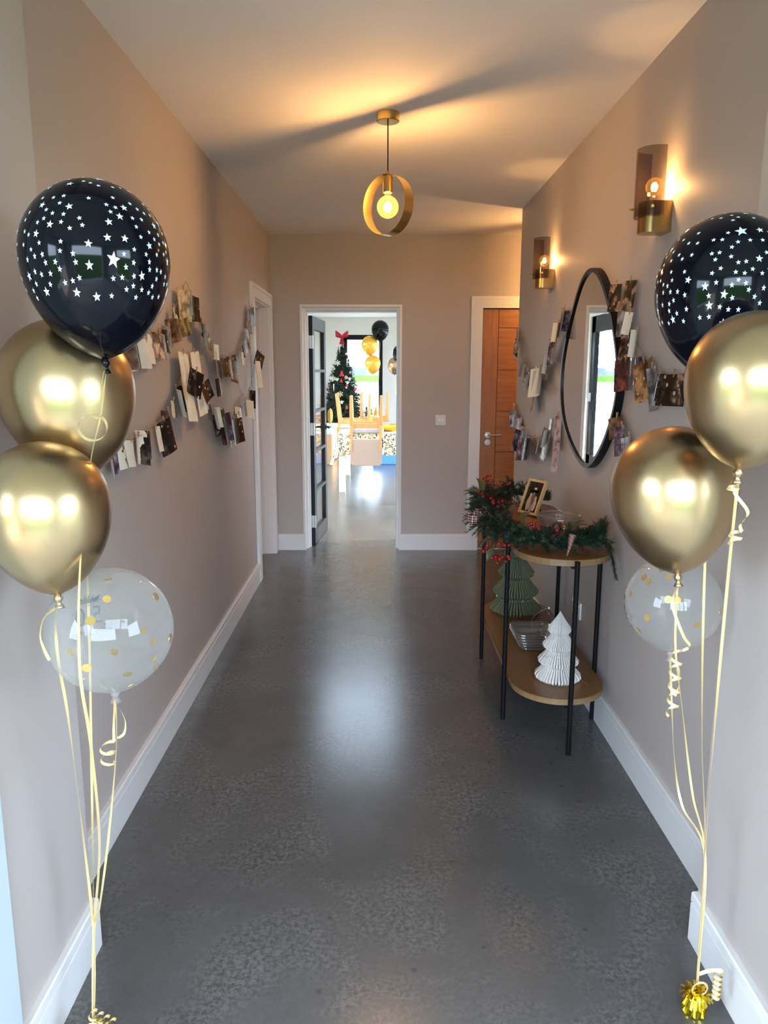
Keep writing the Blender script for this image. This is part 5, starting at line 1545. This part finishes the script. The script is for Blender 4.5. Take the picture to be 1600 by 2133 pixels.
for i, p in enumerate(m.v):
    x, y, z = p
    m.v[i] = V((-0.90 + 0.05 * x * (1 - 0.3 * (y * y + z * z)), 14.1 + 0.15 * math.copysign(abs(y) ** 0.6, y), 0.735 + 0.14 * math.copysign(abs(z) ** 0.6, z)))
tag(m.build('cushion', plain('mustard_fabric', (0.24, 0.125, 0.015), 0.9), smooth=True), 'mustard yellow cushion standing on the bench', 'cushion')

# Christmas tree
TC = V((-0.712, 15.12, 0))
t = thing('christmas_tree', 'tall green Christmas tree in front of the patio window', 'christmas tree', tuple(TC))
MB().tube([TC, TC + V((0, 0, 2.10))], [0.04, 0.012], 10).build('trunk', plain('bark', (0.05, 0.03, 0.02), 0.9), t)
def tree_r(z): return max(0.345 * (2.16 - z) / 1.1, 0.055)
m = MB()
for i in range(900):
    z = 0.25 + 1.92 * (1 - math.sqrt(1 - i / 900 * 0.995))
    a = i * 2.399963
    R = tree_r(z) * rnd.uniform(0.82, 1.16)
    d = V((math.cos(a), math.sin(a), rnd.uniform(-0.25, 0.15))).normalized()
    b = TC + V((0, 0, z)) + d * R * 0.25
    L_ = R * 0.75
    side = d.cross(V((0, 0, 1))).normalized()
    for q in range(26):
        u = (q + rnd.random()) / 26
        c = b + d * L_ * u
        rd = Matrix.Rotation(rnd.random() * 2 * PI, 3, d) @ side
        tip = c + (rd * 0.9 + d * 0.6) * rnd.uniform(0.045, 0.085)
        s = rd.cross(d) * 0.009
        n0 = len(m.v); m.v += [c - s, c + s, tip]; m.face((n0, n0 + 1, n0 + 2))
for zz in (0.3, 0.8, 1.3, 1.7):
    pass
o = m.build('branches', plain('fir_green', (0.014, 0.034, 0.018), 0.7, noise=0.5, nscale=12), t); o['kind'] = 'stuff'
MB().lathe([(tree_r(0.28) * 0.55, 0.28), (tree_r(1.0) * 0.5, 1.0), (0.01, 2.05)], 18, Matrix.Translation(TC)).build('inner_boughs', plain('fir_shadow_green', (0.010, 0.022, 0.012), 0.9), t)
# bow on top
t = thing('tree_bow', 'red bow on top of the Christmas tree', 'bow', (TC.x, TC.y - 0.08, 2.20))
M_RED = plain('red_velvet', (0.42, 0.012, 0.02), 0.7)
c = V((TC.x, TC.y - 0.11, 2.222))
for s in (-1, 1):
    m = MB()
    m.grid(lambda i, j: c + V((s * (0.01 + 0.115 * math.sin(PI * i / 12)) if i <= 6 else s * (0.01 + 0.115 * math.sin(PI * i / 12)), -0.03 * math.cos(PI * i / 12), (0.055 * math.sin(PI * i / 12) + 0.02 * math.cos(PI * i / 12)) + (j - 0.5) * (0.03 + 0.08 * math.sin(PI * i / 12)))), 12, 1)
    m.build('loop', M_RED, t, smooth=True)
    m = MB()
    m.grid(lambda i, j: c + V((s * 0.02 * i / 4 + (j - 0.5) * (0.03 + 0.035 * i / 4), -0.02 - 0.012 * i / 4, -0.15 * i / 4)), 4, 1)
    m.build('tail', M_RED, t, smooth=True)
MB().sphere(c + V((0, -0.03, 0)), 0.026, 12, 8).build('centre_knot', M_RED, t, smooth=True)
# ornaments: positions (dx, z, kind)
M_ORN = {'white': plain('white_ornament', (0.75, 0.73, 0.68), 0.5), 'red': plain('red_ornament', (0.55, 0.02, 0.03), 0.3), 'wood': plain('straw_ornament', (0.62, 0.48, 0.30), 0.7), 'pink': plain('pink_ornament', (0.62, 0.36, 0.32), 0.5)}
def orn_pos(px, py):
    """offset on the tree front: px relative to the axis, py height"""
    r = max(tree_r(py) * 1.0, 0.05)
    x = max(-r * 0.98, min(r * 0.98, px))
    return V((TC.x + x, TC.y - math.sqrt(max(r * r - x * x, 0.0)) * 1.1 - 0.09, py))
def snowflake(p, R, mat, label):
    m = MB()
    for i in range(6):
        a = PI / 6 + i * PI / 3; d = V((math.cos(a), 0, math.sin(a)))
        m.tube([p, p + d * R], 0.007, 5)
        for f in (0.5, 0.8):
            for s in (-1, 1):
                e = Matrix.Rotation(s * 0.9, 3, 'Y') @ d
                m.tube([p + d * R * f, p + d * R * f + e * R * 0.28], 0.005, 4)
    m.tube([p + V((0, 0.004, 0)), p - V((0, 0.004, 0))], R * 0.22, 12)
    tag(m.build('tree_ornament', mat), label, 'ornament', 'ornaments on the Christmas tree')
snowflake(orn_pos(-0.085, 1.715), 0.055, M_ORN['white'], 'cream snowflake ornament, highest on the Christmas tree')
snowflake(orn_pos(-0.175, 1.415), 0.055, M_ORN['white'], 'cream snowflake ornament, middle left of the Christmas tree')
snowflake(orn_pos(-0.025, 1.125), 0.055, M_ORN['wood'], 'straw snowflake ornament, lowest on the Christmas tree')
def icicle(px, py, L, label):
    p = orn_pos(px, py)
    m = MB().tube([p + V((0, 0, L / 2)), p, p - V((0, 0, L / 2))], [0.011, 0.009, 0.002], 8)
    tag(m.build('tree_ornament', M_ORN['white']), label, 'ornament', 'ornaments on the Christmas tree')
for px, py, L, lb in ((-0.045, 2.00, 0.18, 'white icicle ornament just under the red bow'), (0.10, 1.72, 0.16, 'white icicle ornament on the upper right of the Christmas tree'), (0.22, 1.48, 0.18, 'white icicle ornament beside the green lawn view'),
                      (-0.155, 1.24, 0.15, 'white icicle ornament under the middle left snowflake'), (-0.05, 0.80, 0.16, 'white icicle ornament low on the Christmas tree')):
    icicle(px, py, L, lb)
def bauble(px, py, R, mat, label, sc=(1, 1, 1)):
    p = orn_pos(px, py)
    t = thing('tree_ornament', label, 'ornament', tuple(p), 'ornaments on the Christmas tree')
    MB().sphere(p, R, 14, 10, sc).build('ball', mat, t, smooth=True)
    MB().tube([p + V((0, 0, R * sc[2])), p + V((0, 0, R * sc[2] + 0.012))], 0.006, 8).build('cap', M_BRASS, t)
for px, py, R, mt, lb in ((0.09, 1.885, 0.026, 'white', 'small white bauble near the top right of the Christmas tree'), (0.115, 1.865, 0.024, 'red', 'small red bauble near the top right of the Christmas tree'), (0.085, 1.435, 0.032, 'pink', 'pink bauble in the middle of the Christmas tree'),
                          (0.10, 1.275, 0.028, 'red', 'red bauble below the pink bauble'), (0.09, 1.245, 0.018, 'white', 'small white bauble below the pink bauble'), (0.25, 1.20, 0.03, 'red', 'red bauble at the right edge of the Christmas tree'), (0.10, 0.86, 0.028, 'red', 'red bauble low on the Christmas tree'),
                          (-0.30, 1.21, 0.024, 'red', 'red bauble at the left edge of the Christmas tree'), (0.16, 1.53, 0.018, 'white', 'small white bauble right of the red bell'), (-0.15, 1.60, 0.022, 'pink', 'pink bauble at the upper left of the Christmas tree')):
    bauble(px, py, R, M_ORN[mt], lb)
def bell(px, py, s, mat, label):
    p = orn_pos(px, py)
    m = MB().lathe([(0.0, 0.06 * s), (0.014 * s, 0.055 * s), (0.022 * s, 0.02 * s), (0.042 * s, -0.03 * s), (0.048 * s, -0.045 * s), (0.0, -0.045 * s)], 16, Matrix.Translation(p))
    tag(m.build('tree_ornament', mat, smooth=True), label, 'ornament', 'ornaments on the Christmas tree')
bell(0.0, 1.505, 1.0, M_ORN['red'], 'red bell ornament in the middle of the Christmas tree')
bell(-0.01, 1.375, 0.7, M_ORN['red'], 'small red bell ornament under the red bell')
def angel(px, py, label):
    p = orn_pos(px, py)
    m = MB().lathe([(0, 0.03), (0.012, 0.022), (0.012, 0.012), (0.006, 0.008), (0.018, -0.02), (0.022, -0.035), (0, -0.035)], 12, Matrix.Translation(p))
    for s in (-1, 1): m.prism([(0, 0.0), (s * 0.035, 0.022), (s * 0.040, 0.0), (s * 0.018, -0.012)], -0.003, 0.003, Matrix.Translation(p + V((0, 0.004, 0))) @ Matrix.Rotation(PI / 2, 4, 'X'))
    tag(m.build('tree_ornament', M_ORN['white']), label, 'ornament', 'ornaments on the Christmas tree')
angel(-0.09, 1.405, 'white angel ornament right of the middle left snowflake')
angel(0.15, 1.415, 'white angel ornament right of the pink bauble')
angel(0.005, 0.975, 'white angel ornament below the straw snowflake')
angel(0.11, 1.345, 'white angel ornament below the pink bauble on the right')

# dining balloons
GD, GD2 = 'balloons over the dining table', 'balloons by the right door jamb'
def far_balloon(name, label, c, R, mat, group, foot):
    t, M, L = balloon(name, label, c, (c[0], c[1], c[2] - R * 1.38), R, mat, group)
    MB().tube(catmull([(c[0], c[1], c[2] - R * 1.45), ((c[0] * 2 + foot[0]) / 3, (c[1] * 2 + foot[1]) / 3, c[2] * 0.6 + foot[2] * 0.4), foot], 6), 0.0022, 5).build('ribbon', M_RIBBON, t)
    return t
M_AMBER = NT('amber_gold_latex')
M_AMBER.b.inputs['Base Color'].default_value = (0.86, 0.46, 0.06, 1); M_AMBER.b.inputs['Metallic'].default_value = 0.35; M_AMBER.b.inputs['Roughness'].default_value = 0.25; M_AMBER.b.inputs['Transmission Weight'].default_value = 0.0
M_AMBER = M_AMBER.m
foot = (-0.02, 11.25, zc2)
fy = 12.0; sc_ = 12.0 / 13.0
far_balloon('black_balloon', 'plain black balloon high over the dining table', (0.028 * sc_, fy, 1.55 + 0.70 * sc_), 0.135, M_BLK_B, GD, foot)
far_balloon('gold_balloon', 'amber gold balloon under the plain black balloon', (-0.149 * sc_, fy + 0.05, 1.55 + 0.455 * sc_), 0.128, M_AMBER, GD, foot)
far_balloon('gold_balloon', 'amber gold balloon lowest over the dining table, against the window', (-0.098 * sc_, fy - 0.02, 1.55 + 0.14 * sc_), 0.122, M_AMBER, GD, foot)
wz = thing('balloon_weight', 'small gold balloon weight on the dining table', 'balloon weight', foot)
MB().lathe([(0, 0), (0.028, 0), (0.026, 0.02), (0.008, 0.05), (0, 0.055)], 12, Matrix.Translation(V(foot))).build('foil_body', M_FOIL, wz)
foot2 = (0.36, 13.3, 0.0)
far_balloon('black_balloon', 'plain black balloon half hidden by the right door jamb', (0.375, 13.05, 1.865), 0.135, M_BLK_B, GD2, (0.40, 13.3, 0.06))
far_balloon('gold_balloon', 'gold balloon beside the right door jamb', (0.275, 13.1, 1.665), 0.122, M_GOLD, GD2, (0.40, 13.3, 0.06))
wz = thing('balloon_weight', 'gold balloon weight on the floor behind the right door jamb', 'balloon weight', (0.40, 13.3, 0.0))
MB().lathe([(0, 0), (0.03, 0), (0.028, 0.03), (0.008, 0.06), (0, 0.065)], 12, Matrix.Translation(V((0.40, 13.3, 0.0)))).build('foil_body', M_FOIL, wz)

# ------------------------------------------------------------------ tidy helper properties
for o in bpy.data.objects:
    for key in ('_o', '_w'):
        if key in o: del o[key]
